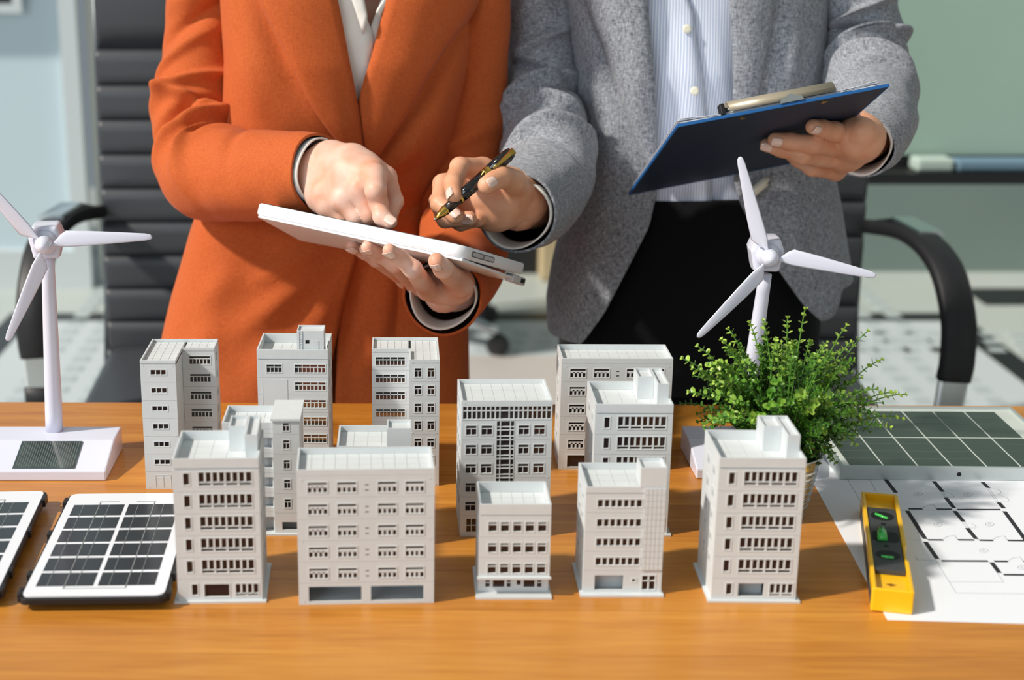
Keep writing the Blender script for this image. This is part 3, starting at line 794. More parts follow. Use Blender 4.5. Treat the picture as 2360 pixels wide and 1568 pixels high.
# ------------------------------------------------------------------ wind turbines
def turbine(label, cx, y0, W, D, hub, ang, lean_to, facing=0.0):
    t = thing('wind_turbine_model', label, 'model turbine', (cx, y0, 0.75), 0, 'toy wind turbines')
    hb = 0.026
    # wedge base: high flat rear, sloping front
    pr = [(0, 0), (D, 0), (D, hb), (D * 0.55, hb), (0.0, 0.011)]
    m = MB(); rings = []
    for x in (-W / 2, W / 2): rings.append([Vector((x, y, z)) for y, z in pr])
    m.ring_loft(rings); base = m.build('base', M_TURB, t, bevel=0.0015, fix=True)
    sl = math.atan2(hb - 0.011, D * 0.55)
    M = Matrix.Translation((0, D * 0.275, (hb + 0.011) / 2)) @ Matrix.Rotation(sl, 4, 'X')
    m = MB(); m.box(-0.0265, 0.0375, -0.0235, 0.0235, -0.0005, 0.0012, M=M); cell = m.build('solar_cell', mat('amorphous_cell', rgb(40, 50, 48), 0.08, var=(30, rgb(70, 84, 80), 0.4, 0.7), coat=0.8), base)
    m = MB()
    for k in range(24):
        x = -0.0235 + 0.058 * k / 23; m.box(x, x + 0.0004, -0.0210, 0.0210, 0.0012, 0.0014, M=M)
    m.build('cell_grid', M_LINE, cell)
    foot = Vector((0, D * 0.86, hb)); top = Vector(lean_to) - Vector((cx, y0, 0.75))
    m = MB(); n = 10
    m.tube([foot.lerp(top, k / n) for k in range(n + 1)], [lerp(0.0095, 0.0066, k / n) for k in range(n + 1)], 24); m.build('tower', M_TURB, t, True)
    h = Vector(hub) - Vector((cx, y0, 0.75))
    Mh = Matrix.Translation(h) @ Matrix.Rotation(facing, 4, 'Z')
    # nacelle: rounded six-sided pod lying along y behind the hub
    m = MB(); rings = []
    sec = [(-0.0125, -0.018), (0.0125, -0.018), (0.017, 0.004), (0.0125, 0.016), (-0.0125, 0.016), (-0.017, 0.004)]
    for y, k in ((0.006, 0.86), (0.009, 1.0), (0.024, 1.04), (0.040, 0.98), (0.047, 0.72)):
        rings.append([Mh @ Vector((a * k, y, b * k)) for a, b in sec])
    m.ring_loft(rings); m.build('nacelle', M_TURB, t, bevel=0.002, fix=True)
    Mr = Mh @ Matrix.Rotation(R(90), 4, 'X')
    m = MB(); m.lathe([(0.0125, -0.007), (0.0125, -0.003), (0.010, -0.002), (0.009, 0.0)], 24, M=Mr); m.build('collar', M_TURB, t, True)
    m = MB(); m.lathe([(0.0085, -0.002), (0.0092, 0.004), (0.0085, 0.009), (0.006, 0.0135), (0.0025, 0.016), (0.0003, 0.0165)], 24, M=Mr); m.build('hub', M_TURB, t, True)
    for a in ang:
        m = MB(); rings = []
        for s, ch, off, tk in ((0.006, 0.0035, 0, 0.0025), (0.011, 0.0045, 0.0005, 0.0025), (0.017, 0.0120, 0.0030, 0.0022), (0.023, 0.0168, 0.0044, 0.0020), (0.045, 0.0150, 0.0034, 0.0018), (0.075, 0.0112, 0.0018, 0.0016), (0.102, 0.0075, 0.0004, 0.0013), (0.107, 0.0055, 0.0002, 0.0010), (0.109, 0.0022, 0.0, 0.0006)):
            tw = R(24) * (1 - s / 0.12)
            ring = []
            for k in range(10):
                q = 2 * math.pi * k / 10
                c, d = ch / 2 * math.cos(q) + off, tk / 2 * math.sin(q)
                x, y = c * math.cos(tw) - d * math.sin(tw), c * math.sin(tw) + d * math.cos(tw)
                ring.append(Mh @ (Matrix.Rotation(-a, 4, 'Y') @ Vector((s, -0.005 + y, x))))
            rings.append(ring)
        m.ring_loft(rings); m.build('blade', M_TURB, t, True)
    return t
TLx = -0.3765
hubL = P(102, 562, 1.487)
turbine('white toy wind turbine on the left edge of the table', TLx, 1.4405, 0.140, 0.096, hubL, [R(3), R(129), R(246.5)], P(110, 590, 1.51), R(6))
hubR = P(1772, 592, 1.487)
tR = turbine('white toy wind turbine standing behind the leafy plant', 0.3665, 1.4460, 0.128, 0.092, hubR, [R(-9), R(109.5), R(231.5)], P(1764, 632, 1.508), R(-4))

# ------------------------------------------------------------------ small white solar panels
def small_panel(label, x, y, rz):
    """origin at the near right corner of the panel"""
    t = thing('solar_panel', label, 'solar panel', (x, y, 0.75), rz, 'small white solar panels')
    W, L = 0.124, 0.232; zt = 0.0140
    m = MB(); m.prism(round_rect(W, L, 0.006, 4, -W / 2, L / 2), 0.0065, zt - 0.0015); fr = m.build('frame', M_BLACKP, t, bevel=0.001)
    m = MB(); m.prism(round_rect(W - 0.005, L - 0.005, 0.007, 4, -W / 2, L / 2), zt - 0.0014, zt); m.build('white_face', M_PANELW, t)
    for sx in (-W + 0.02, -0.02):
        for sy in (0.03, L - 0.03):
            m = MB(); m.box(sx - 0.008, sx + 0.008, sy - 0.008, sy + 0.008, 0, 0.0064); m.build('foot', M_BLACKP, t)
    cw, chh = 0.0238, 0.0258
    m = MB(); m.box(0, cw, 0, chh, zt, zt + 0.0003); cm = m.mesh('cell', M_CELLDARK)
    xs = [-W + 0.0105, -W + 0.0105 + cw + 0.0008, -W + 0.0105 + 2 * cw + 0.0048, -W + 0.0105 + 3 * cw + 0.0056]
    for r in range(6):
        for c in range(4): obj('cell', cm, t, loc=(xs[c], 0.021 + r * 0.0307, 0))
    m = MB()
    for c in range(4):
        for k in (0.38,):
            m.box(xs[c] + cw * k, xs[c] + cw * k + 0.0004, 0.0205, 0.0208 + 5 * 0.0307 + chh, zt + 0.0003, zt + 0.00042)
    for c in (1, 3): m.box(xs[c] - 0.0008, xs[c], 0.016, 0.208, zt + 0.0001, zt + 0.0004)
    m.box(xs[1] - 0.001, xs[3], 0.0155, 0.0161, zt, zt + 0.0003); m.box(xs[1] - 0.001, xs[1] + 0.018, 0.2076, 0.2082, zt, zt + 0.0003); m.box(xs[3] - 0.018, xs[3], 0.2076, 0.2082, zt, zt + 0.0003)
    m.build('busbars', M_LINE, t)
    for sx in (-W - 0.0002, 0.0002):
        for sy in (0.048, 0.135, L - 0.02, 0.012):
            m = MB(); a = 0.010 if sy not in (0.012, L - 0.02) else 0.014
            m.box(sx - 0.0018, sx + 0.0018, sy - a / 2, sy + a / 2, 0.0066, zt + 0.0006); m.build('edge_clip', M_BLACKP, t, bevel=0.0006)
    return t
small_panel('small white solar panel with twenty-four dark cells beside the leftmost front building', -0.1985, 1.145, R(1.6))
small_panel('white solar panel cut off by the left edge of the picture', -0.3400, 1.150, R(3.0))

# ------------------------------------------------------------------ large framed solar panel
bp = thing('framed_solar_panel', 'large aluminium framed solar panel at the right, lying on the floor plan', 'solar panel', (0.4500, 1.4440, 0.7504), R(-1.2))
W, D, H = 0.246, 0.196, 0.0145
for a, nm in (((0, W, 0, 0.004), 'frame_rail'), ((0, W, D - 0.004, D), 'frame_rail'), ((0, 0.004, 0.004, D - 0.004), 'frame_rail'), ((W - 0.004, W, 0.004, D - 0.004), 'frame_rail')):
    m = MB(); m.box(a[0], a[1], a[2], a[3], 0, H); m.build(nm, M_ALU, bp, bevel=0.0006)
m = MB(); m.box(0.004, W - 0.004, 0.004, D - 0.004, 0.004, H - 0.0025); m.build('backing', mat('panel_backing', rgb(206, 214, 208), 0.35), bp)
m = MB(); m.box(0, 0.0332, 0, 0.0855, H - 0.0025, H - 0.0021); cm = m.mesh('cell', M_CELLGREEN)
cols = [0.0125 + 0.0353 * k for k in range(6)]
for x in cols:
    for y in (0.0085, 0.0975): obj('cell', cm, bp, loc=(x, y, 0))
m = MB()
for y in (0.030, 0.052, 0.075, 0.119, 0.141, 0.163): m.box(0.0125, W - 0.023, y, y + 0.00018, H - 0.0021, H - 0.0019)
m.build('busbars', M_LINE, bp)
m = MB(); m.lathe([(0.0022, -0.0002), (0.0022, 0.0003)], 14, M=Matrix.Translation((0.122, 0, 0.0068)) @ Matrix.Rotation(R(90), 4, 'X')); m.build('bolt_hole', M_DARK, bp)

# ------------------------------------------------------------------ floor plan sheet
pl = thing('floor_plan', 'white sheet with a black printed floor plan under the yellow level', 'drawing', (0.4015, 1.1281, 0.7501), R(-3.6))
m = MB(); m.box(0, 0.56, 0, 0.42, 0, 0.0002); m.build('sheet', M_PAPER, pl)
Mi = Matrix.Translation(pl.location) @ Matrix.Rotation(R(-3.6), 4, 'Z'); Mi.invert()
thick, thin = MB(), MB()
def L2(px): return Mi @ G(px[0], px[1], 0.7503)
def seg(mb, a, c, w):
    a, c = L2(a), L2(c); d = (c - a); d.z = 0; n = Vector((-d.y, d.x, 0)).normalized() * w / 2
    mb.add([Vector((q.x, q.y, 0.0003)) for q in (a - n, c - n, c + n, a + n)], [(0, 1, 2, 3)])
C = lambda x, y: (1880 + x / 4.356, 1080 + y / 4.356)
TW = 0.0043
for a, c in (((700, 110), (805, 245)), ((1185, 130), (1275, 235)), ((1305, 295), (1390, 400)), ((1675, 140), (1735, 197)), ((1835, 343), (1890, 402)),
             ((920, 427), (1100, 710)), ((1393, 428), (1485, 537)), ((1520, 600), (1612, 710)), ((1895, 432), (2140, 765)), ((1100, 737), (1220, 910)), ((1765, 945), (1845, 1050))):
    thick = MB(); seg(thick, C(*a), C(*c), TW); thick.build('plan_wall', M_INK, pl)
for a, c in (((930, 407), (1070, 408)), ((1212, 410), (1368, 411)), ((1420, 414), (1855, 415)), ((1125, 719), (1280, 720)), ((1428, 719), (1590, 720)), ((1640, 722), (1780, 724)), ((1925, 724), (2200, 727)),
             ((1262, 930), (1730, 932)), ((1790, 934), (1930, 935)), ((2085, 937), (2240, 940)), ((1885, 1069), (2240, 1072))):
    thick = MB(); seg(thick, C(*a), C(*c), 0.0036); thick.build('plan_wall', M_INK, pl)
for a, c in (((320, 110), (510, 440)), ((545, 115), (610, 235)), ((1200, 915), (1410, 1252)), ((1410, 1252), (2240, 1262)), ((1340, 1138), (1890, 1142)), ((1822, 1050), (1890, 1145)), ((950, 720), (1075, 720)), ((1000, 880), (1020, 922)), ((1020, 922), (1200, 924)),
             ((820, 420), (1360, 421)), ((1740, 200), (1835, 340)), ((1720, 205), (1815, 340)), ((1260, 240), (1300, 292)), ((1280, 240), (1320, 292)), ((1470, 540), (1515, 597)), ((1495, 540), (1540, 597))):
    seg(thin, C(*a), C(*c), 0.0005)
def arc(cx, cy, rx, ry, a0, a1, n=12):
    pts = [(cx + rx * math.cos(R(lerp(a0, a1, k / n))), cy - ry * math.sin(R(lerp(a0, a1, k / n)))) for k in range(n + 1)]
    for a, c in zip(pts, pts[1:]): seg(thin, C(*a), C(*c), 0.0005)
for cx, cy in ((1028, 258), (1532, 262), (1228, 565), (1747, 562), (1688, 826), (2072, 996)):
    arc(cx, cy, 42, 19, 0, 360, 18); arc(cx, cy, 12, 7, 30, 330, 8)
for hx, hy, kx in ((1212, 410, 1), (1425, 719, 1), (1925, 724, 1), (2083, 935, 1)):
    seg(thin, C(hx, hy), C(hx - 28, hy - 42), 0.0006); arc(hx + 0, hy - 2, 142, 44, 100, 180, 10)
for hx, hy in ((1300, 295), (1520, 600), (1850, 330)):
    seg(thin, C(hx, hy), C(hx + 88, hy), 0.0005); arc(hx - 10, hy, 100, 55, 0, 80, 8)
arc(1790, 240, 70, 32, -70, 85, 10); seg(thin, C(1765, 208), C(1850, 210), 0.0005)
tag(thin.build('plan_fine_lines', M_INKL, pl), kind='stuff')

# ------------------------------------------------------------------ spirit level
lv = thing('spirit_level', 'yellow torpedo spirit level with black vial insert on the floor plan', 'spirit level', (0.4085, 1.1400, 0.75055), R(-14.0))
LW, LL, LH = 0.0335, 0.222, 0.021
m = MB()
m.box(-LW / 2, -LW / 2 + 0.0035, 0.002, LL - 0.002, 0, LH); m.build('side_flange', M_YELLOW, lv, bevel=0.0008)
m = MB()
pts = [(0.004, 0.0), (LL - 0.004, 0.0)]
prof = [(LW / 2, 0.002), (LW / 2, 0.062), (LW / 2 - 0.0015, 0.066), (LW / 2 - 0.0015, 0.094), (LW / 2 + 0.0005, 0.098), (LW / 2 + 0.0005, LL - 0.002), (LW / 2 - 0.0035, LL - 0.002), (LW / 2 - 0.0035, 0.002)]
m.prism(prof, 0, LH); m.build('side_flange', M_YELLOW, lv, bevel=0.0008)
m = MB(); m.box(-LW / 2 + 0.0036, LW / 2 - 0.0036, 0.002, LL - 0.002, 0, 0.0145); m.build('web', M_YELLOW, lv)
for y0, y1 in ((0.0, 0.0034), (LL - 0.0034, LL)):
    m = MB(); m.box(-LW / 2, LW / 2, y0, y1, 0, LH); m.build('end_cap', M_YELLOW, lv, bevel=0.0012)
m = MB(); m.box(-LW / 2 + 0.0037, LW / 2 - 0.0037, 0.044, 0.186, 0.0146, 0.0195)
ins = m.build('vial_insert', M_LVBLK, lv, bevel=0.0006)
for y, rx, ry, kind in ((0.166, 0.0105, 0.0105, 0), (0.117, 0.0115, 0.012, 1), (0.076, 0.0105, 0.0095, 0)):
    m = MB()
    ring = [(rx * math.cos(2 * math.pi * k / 28), y + ry * math.sin(2 * math.pi * k / 28)) for k in range(28)] if not kind else round_rect(2 * rx, 2 * ry, 0.005, 4, 0, y)
    m.prism(ring, 0.0195, 0.01975); m.build('vial_recess', M_DARK, ins)
    m = MB()
    if kind: m.tube([(-0.003, y - 0.0105, 0.0212), (-0.003, y - 0.004, 0.0212), (-0.003, y + 0.002, 0.0212), (-0.003, y + 0.009, 0.0212)], [0.0043, 0.0045, 0.0045, 0.0043], 16)
    else: m.tube([(-0.006, y + (0.003 if y > 0.1 else -0.0055), 0.0198), (0.0045, y - 0.0065, 0.0198)], 0.0016, 10)
    m.build('vial', M_VIAL, ins, True)
for y in (0.147, 0.096):
    m = MB(); m.lathe([(0.0024, 0), (0.0024, 0.0003), (0.0015, 0.0004)], 14, M=Matrix.Translation((0, y, 0.0195))); m.build('screw', M_DARK, ins)
m = MB(); m.prism([(-0.0045, 0.0245), (0.0, 0.0215), (0.0045, 0.0245), (0.0, 0.0265)], 0.0145, 0.0147); m.build('hang_hole', mat('hole_brown', rgb(110, 50, 8), 0.6), lv)
m = MB(); m.box(-LW / 2 - 0.0004, -LW / 2, 0.01, LL - 0.02, 0.002, 0.013); m.build('ruler_strip', M_LVBLK, lv)

# ------------------------------------------------------------------ potted plant
pp = thing('potted_plant', 'bushy small-leaved green plant in a ribbed tin pot', 'potted plant', (0.364, 1.352, 0.75))
m = MB(); prof = [(0.0235, 0.0)]
for k in range(41):
    z = 0.001 + 0.064 * k / 40; r = lerp(0.0255, 0.0370, k / 40)
    if 0.012 < z < 0.055: r += 0.0006 * math.sin(z * 2 * math.pi / 0.0062)
    prof.append((r, z))
prof += [(0.0385, 0.0655), (0.0385, 0.067), (0.0362, 0.067), (0.0352, 0.056)]
m.lathe(prof, 40); m.build('pot', M_TIN, pp, True)
m = MB(); m.lathe([(0.001, 0.0565), (0.0354, 0.0565), (0.030, 0.060), (0.001, 0.063)], 24); m.build('moss', M_SOIL, pp)
rng = random.Random(7)
def leaf(verts, faces, ages, c, d, n, s, age):
    d = d.normalized(); x = d.cross(n).normalized(); n = x.cross(d)
    o = len(verts); w = s * 0.40
    for a, b_, h in ((0, 0, 0), (0.18, 0.62, 0.06), (0.48, 0.94, 0.12), (0.80, 0.72, 0.12), (1.0, 0.0, 0.05), (0.80, -0.72, 0.12), (0.48, -0.94, 0.12), (0.18, -0.62, 0.06), (0.52, 0.0, 0.0)):
        verts.append(c + d * a * s + x * b_ * w + n * h * s); ages.append(age)
    for k in range(8): faces.append((o + k, o + (k + 1) % 8, o + 8))
def sprig(root, p0, p1, p2, nodes, size, tone0, parent):
    V, F, A, MI = [], [], [], []
    pts = [(1 - t) ** 2 * p0 + 2 * (1 - t) * t * p1 + t * t * p2 for t in [k / 10 for k in range(11)]]
    mb = MB(); mb.tube(pts, [lerp(0.0010, 0.00055, k / 10) for k in range(11)], 5)
    V += [Vector(p) for p in mb.v]; F += mb.f; A += [0.5] * len(mb.v); MI += [1] * len(mb.f)
    nf = len(F); tw = rng.uniform(0, 6.28)
    for k in range(nodes):
        t = lerp(0.30, 1.0, k / max(1, nodes - 1)); i = min(int(t * 10), 9)
        c = pts[i].lerp(pts[i + 1], t * 10 - i); tan = (pts[i + 1] - pts[i]).normalized()
        side = tan.orthogonal().normalized(); side.rotate(Matrix.Rotation(tw + k * 1.57, 3, tan))
        tip = k == nodes - 1
        cnt = 4 if tip else 2
        for j in range(cnt):
            s2 = side.copy(); s2.rotate(Matrix.Rotation(j * 2 * math.pi / cnt + rng.uniform(-0.3, 0.3), 3, tan))
            d = (s2 + tan * (0.9 if tip else 0.35) + Vector((0, 0, 0.15))).normalized()
            age = min(1.0, max(0.0, tone0 + 0.55 * t + rng.uniform(-0.14, 0.14)))
            leaf(V, F, A, c, d, (tan + Vector((0, -0.2, 0.5))).normalized(), size * (0.62 if tip else rng.uniform(0.8, 1.15)), age)
    MI += [0] * (len(F) - nf)
    me = bpy.data.meshes.new('sprig'); me.from_pydata([tuple(v) for v in V], [], F)
    me.materials.append(M_LEAF); me.materials.append(M_STEM)
    me.polygons.foreach_set('material_index', MI)
    me.polygons.foreach_set('use_smooth', [True] * len(F))
    at = me.attributes.new('age', 'FLOAT', 'POINT'); at.data.foreach_set('value', A)
    return obj('sprig', me, parent)
ppw = Vector(pp.location)
cen = Vector((0.000, 0.000, 0.116)); RX, RY, RZ_ = 0.100, 0.080, 0.062
for k in range(272):
    u = rng.uniform(-1, 1); th = rng.uniform(0, 2 * math.pi)
    z = rng.uniform(-0.95, 1.0); q = math.sqrt(max(0, 1 - z * z))
    rr = rng.uniform(0.72, 1.0) if k > 60 else rng.uniform(0.45, 0.75)
    d = Vector((math.cos(th) * q, math.sin(th) * q, z))
    e = cen + Vector((d.x * RX * rr, d.y * RY * rr, d.z * RZ_ * rr))
    p0 = Vector((math.cos(th) * 0.024 * rng.random(), math.sin(th) * 0.024 * rng.random(), 0.060))
    p1 = p0.lerp(e, 0.55) + Vector((0, 0, 0.030 + 0.012 * d.z))
    if z < -0.2: p1.z += 0.012
    sprig(pp, p0, p1, e, rng.randint(9, 13), rng.uniform(0.0048, 0.0068), rng.uniform(-0.25, 0.30) + 0.18 * d.z, pp)
# the long shoots that stand out of the outline
for u, v, Y in ((1855, 715, 1.36), (1815, 735, 1.38), (1760, 742, 1.37), (1728, 745, 1.40), (1665, 785, 1.36), (1610, 800, 1.36), (1575, 828, 1.36), (1600, 850, 1.35), (1950, 752, 1.36), (1998, 765, 1.37), (1960, 790, 1.35),
                (2030, 830, 1.36), (2060, 905, 1.35), (2085, 910, 1.36), (2078, 965, 1.34), (2050, 985, 1.33), (1590, 905, 1.34), (1680, 760, 1.39), (1900, 800, 1.33), (1790, 790, 1.34), (1640, 845, 1.33)):
    e = P(u, v, Y) - ppw
    p0 = Vector((e.x * 0.15, e.y * 0.15, 0.060)); p1 = p0.lerp(e, 0.6) + Vector((0, 0, 0.028))
    sprig(pp, p0, p1, e, rng.randint(9, 12), 0.0062, rng.uniform(0.35, 0.5), pp)

# ------------------------------------------------------------------ tablet held over the table
tA, tB, tD = P(595, 480, 1.60), P(1058, 578, 1.485), P(1168, 612, 1.645)
tex = (tB - tA).normalized(); MT = frame_matrix(tA, tB - tA, tD - tB); tez = MT.to_3x3() @ Vector((0, 0, 1))
TWd, TDp = (tB - tA).length, 0.180
tab = thing('tablet', 'white cased tablet held in both hands above the models', 'tablet', tuple(tA))
MTi = Matrix.Translation(-tA) @ MT
m = MB()
rr = round_rect(TWd + 0.012, TDp, 0.014, 12, TWd / 2, TDp / 2)
rr2 = round_rect(TWd + 0.009, TDp - 0.003, 0.0125, 12, TWd / 2, TDp / 2)
m.ring_loft([[MTi @ Vector((x, y, z)) for x, y in q] for q, z in ((rr2, -0.0068), (rr, -0.0050), (rr, 0.0040), (rr2, 0.0060))])
case = m.build('case', M_WHITEP, tab, True, fix=True); case.data.set_sharp_from_angle(angle=R(50))
m = MB(); m.prism(round_rect(TWd + 0.002, TDp - 0.010, 0.010, 5, TWd / 2, TDp / 2), 0.0061, 0.0067, M=MTi); m.build('screen', M_SCREEN, tab)
m = MB(); xe = TWd + 0.006
m.prism([(y, z) for y, z in round_rect(0.062, 0.0062, 0.003, 5, 0.050, 0.0)], 0, 0.0006, M=MTi @ Matrix.Translation((xe, 0, 0)) @ Matrix(((0, 0, 1, 0), (1, 0, 0, 0), (0, 1, 0, 0), (0, 0, 0, 1)))); m.build('button_recess', mat('recess_grey', rgb(120, 118, 122), 0.5), case)
for y0 in (0.034, 0.064):
    m = MB(); m.prism([(y, z) for y, z in round_rect(0.025, 0.0040, 0.0019, 5, y0, 0.0)], 0.0006, 0.0016, M=MTi @ Matrix.Translation((xe, 0, 0)) @ Matrix(((0, 0, 1, 0), (1, 0, 0, 0), (0, 1, 0, 0), (0, 0, 0, 1)))); m.build('volume_button', M_BTN, case)
# folded-back cover hanging below the case
fA = tA - tez * 0.0070 + tex * 0.002; fB = tB - tez * 0.0070 + tex * 0.006
fD = P(1212, 648, 1.640); fC = P(692, 549, 1.750)
fn = (fB - fA).cross(fC - fA).normalized()
m = MB()
q = [fA, fB, fD, fC]
m.add([p - tA for p in q] + [p - fn * 0.0030 - tA for p in q], [(0, 1, 2, 3), (7, 6, 5, 4), (0, 4, 5, 1), (1, 5, 6, 2), (2, 6, 7, 3), (3, 7, 4, 0)])
cov = m.build('cover_flap', M_WHITEP, tab, bevel=0.0010, fix=True)
Mf = Matrix.Translation(-tA) @ frame_matrix(fD, fB - fD, fC - fD)
m = MB(); m.box(0.0, 0.040, 0.0, 0.010, -0.0030, 0.0060, M=Mf); lip = m.build('cover_lip', mat('lip_grey', rgb(214, 214, 214), 0.4), cov, bevel=0.0014)
m = MB(); m.box(0.004, 0.016, -0.0006, 0.0, -0.0012, 0.0036, M=Mf); m.build('lip_slot', M_DARK, lip)

# ------------------------------------------------------------------ clipboard
cTL, cTR, cBL = P(1560, 290, 1.56), P(2050, 196, 1.58), P(1440, 449, 1.85)
MC = frame_matrix(cTL, cTR - cTL, cBL - cTL); cez = MC.to_3x3() @ Vector((0, 0, 1))
CW, CL = (cTR - cTL).length, (cBL - cTL).length
clip = thing('clipboard', 'navy blue clipboard with beige clip and papers held by the person in grey', 'clipboard', tuple(cTL))
MCi = Matrix.Translation(-cTL) @ MC
m = MB(); m.box(0.002, CW - 0.002, 0.002, CL - 0.002, -0.0015, 0.0015, M=MCi); m.build('board', M_CLIPB, clip)
for a in ((0, CW, 0, 0.002), (0, CW, CL - 0.002, CL), (0, 0.002, 0.002, CL - 0.002), (CW - 0.002, CW, 0.002, CL - 0.002)):
    m = MB(); m.box(a[0], a[1], a[2], a[3], -0.0018, 0.0018, M=MCi); m.build('binding_edge', M_CLIPE, clip, bevel=0.0006)
rng = random.Random(3)
for k in range(6):
    m = MB(); s = rng.uniform(-0.6, 0.6); lift = 0.0019 + k * 0.0006
    nx, ny = 8, 3; vs = []
    for j in range(ny + 1):
        for i in range(nx + 1):
            x = lerp(0.005, CW - 0.010, i / nx) + 0.003 * math.sin(k); y = lerp(0.006 + 0.0012 * s, 0.290, j / ny)
            f = max(0, abs(i / nx - 0.5) * 2 - 0.5) * (1 - j / ny)
            vs.append(MCi @ Vector((x, y, lift + f * 0.0035 * (k % 4))))
    m.add(vs, [(j * (nx + 1) + i, j * (nx + 1) + i + 1, (j + 1) * (nx + 1) + i + 1, (j + 1) * (nx + 1) + i) for j in range(ny) for i in range(nx)])
    o = m.build('paper_sheet', M_PAPER, clip); sd = o.modifiers.new('t', 'SOLIDIFY'); sd.thickness = 0.0003
x0, x1 = CW * 0.255, CW * 0.755
m = MB(); arcp = []
for k in range(9):
    a = R(-20 + 230 * k / 8); arcp.append((0.012 - 0.012 * math.cos(a) * 0.8, 0.008 + 0.0085 * math.sin(a)))
m.ring_loft([[MCi @ Vector((x, y, z)) for y, z in arcp] for x in (x0, x1)], cap0=False, cap1=False, closed=False)
o = m.build('clip_body', M_CLIP, clip, True); sd = o.modifiers.new('t', 'SOLIDIFY'); sd.thickness = 0.0014
m = MB(); m.box(x0, x1, 0.010, 0.045, 0.0095, 0.0108, M=MCi); m.build('clip_plate', M_CLIP, clip)
m = MB(); m.tube([MCi @ Vector((x0 - 0.004, 0.008, 0.008)), MCi @ Vector((x1 + 0.002, 0.008, 0.008))], 0.0030, 12); m.build('clip_spring', M_STEEL, clip, True)
m = MB(); m.box(x0 - 0.009, x0 - 0.004, 0.002, 0.014, 0.003, 0.015, M=MCi); m.build('clip_end', M_BLACKP, clip, bevel=0.001)
m = MB(); m.prism([(0.0, 0.0), (0.026, 0.0), (0.024, 0.005), (0.018, 0.006), (0.013, 0.009), (0.007, 0.006), (0.002, 0.005)], 0, 0.0012, M=MCi @ Matrix.Translation((lerp(x0, x1, 0.46), -0.0005, 0.002)) @ Matrix.Rotation(R(90), 4, 'X')); m.build('clip_tab', M_STEEL, clip)
for u, v in ((1710, 273), (1899, 235)):
    c = on_plane(u, v, cTL, cez, -0.0016)
    m = MB(); m.lathe([(0.0034, 0.0003), (0.0034, -0.0006), (0.0022, -0.0009)], 14, M=Matrix.Translation(c - cTL) @ MC.to_3x3().to_4x4()); m.build('rivet', M_GOLD, clip)

# ------------------------------------------------------------------ fountain pen
pt0, pt1 = P(1000, 508, 1.525), P(1181, 349, 1.585)
pn = thing('fountain_pen', 'black and gold fountain pen held by the person in grey', 'pen', tuple(pt0))
MPn = Vector(pt1 - pt0).to_track_quat('Z', 'Y').to_matrix().to_4x4(); PL = (pt1 - pt0).length
def pen_part(name, prof, m_): 
    b_ = MB(); b_.lathe([(r, z * PL) for r, z in prof], 20, M=MPn); return b_.build(name, m_, pn, True)
pen_part('nib', [(0.0003, 0.0), (0.0012, 0.012), (0.0018, 0.018)], M_STEEL)
pen_part('nib_section', [(0.0018, 0.018), (0.0040, 0.085), (0.0052, 0.135), (0.0056, 0.145), (0.0052, 0.15)], M_GOLD)
pen_part('grip', [(0.0050, 0.15), (0.0060, 0.30)], M_PENPAT)
pen_part('grip_ring', [(0.0062, 0.300), (0.0066, 0.305), (0.0066, 0.325), (0.0062, 0.330)], M_GOLD)
pen_part('barrel', [(0.0062, 0.33), (0.0068, 0.45), (0.0068, 0.635)], M_PENBLK)
pen_part('barrel_ring', [(0.0070, 0.635), (0.0073, 0.64), (0.0073, 0.652), (0.0069, 0.656), (0.0069, 0.69), (0.0072, 0.695), (0.0072, 0.702), (0.0068, 0.705)], M_GOLD)
pen_part('cap', [(0.0071, 0.705), (0.0071, 0.93), (0.0060, 0.98), (0.0030, 0.997), (0.0005, 1.0)], M_PENBLK)
pen_ax = (pt1 - pt0).normalized(); pcn = Vector((0.25, -0.9, 0.35)); pcn = (pcn - pen_ax * pcn.dot(pen_ax)).normalized(); psd = pen_ax.cross(pcn)
m = MB(); rings = []
for s, w, h in ((0.715, 0.0016, 0.0078), (0.80, 0.0020, 0.0084), (0.93, 0.0030, 0.0090), (0.985, 0.0040, 0.0078), (1.003, 0.0030, 0.0040)):
    c = pen_ax * (s * PL)
    rings.append([c + psd * w * a + pcn * (h + t) for a, t in ((-1, -0.0012), (1, -0.0012), (0.7, 0.0006), (-0.7, 0.0006))])
m.ring_loft(rings); m.build('pocket_clip', M_GOLD, pn, fix=True)

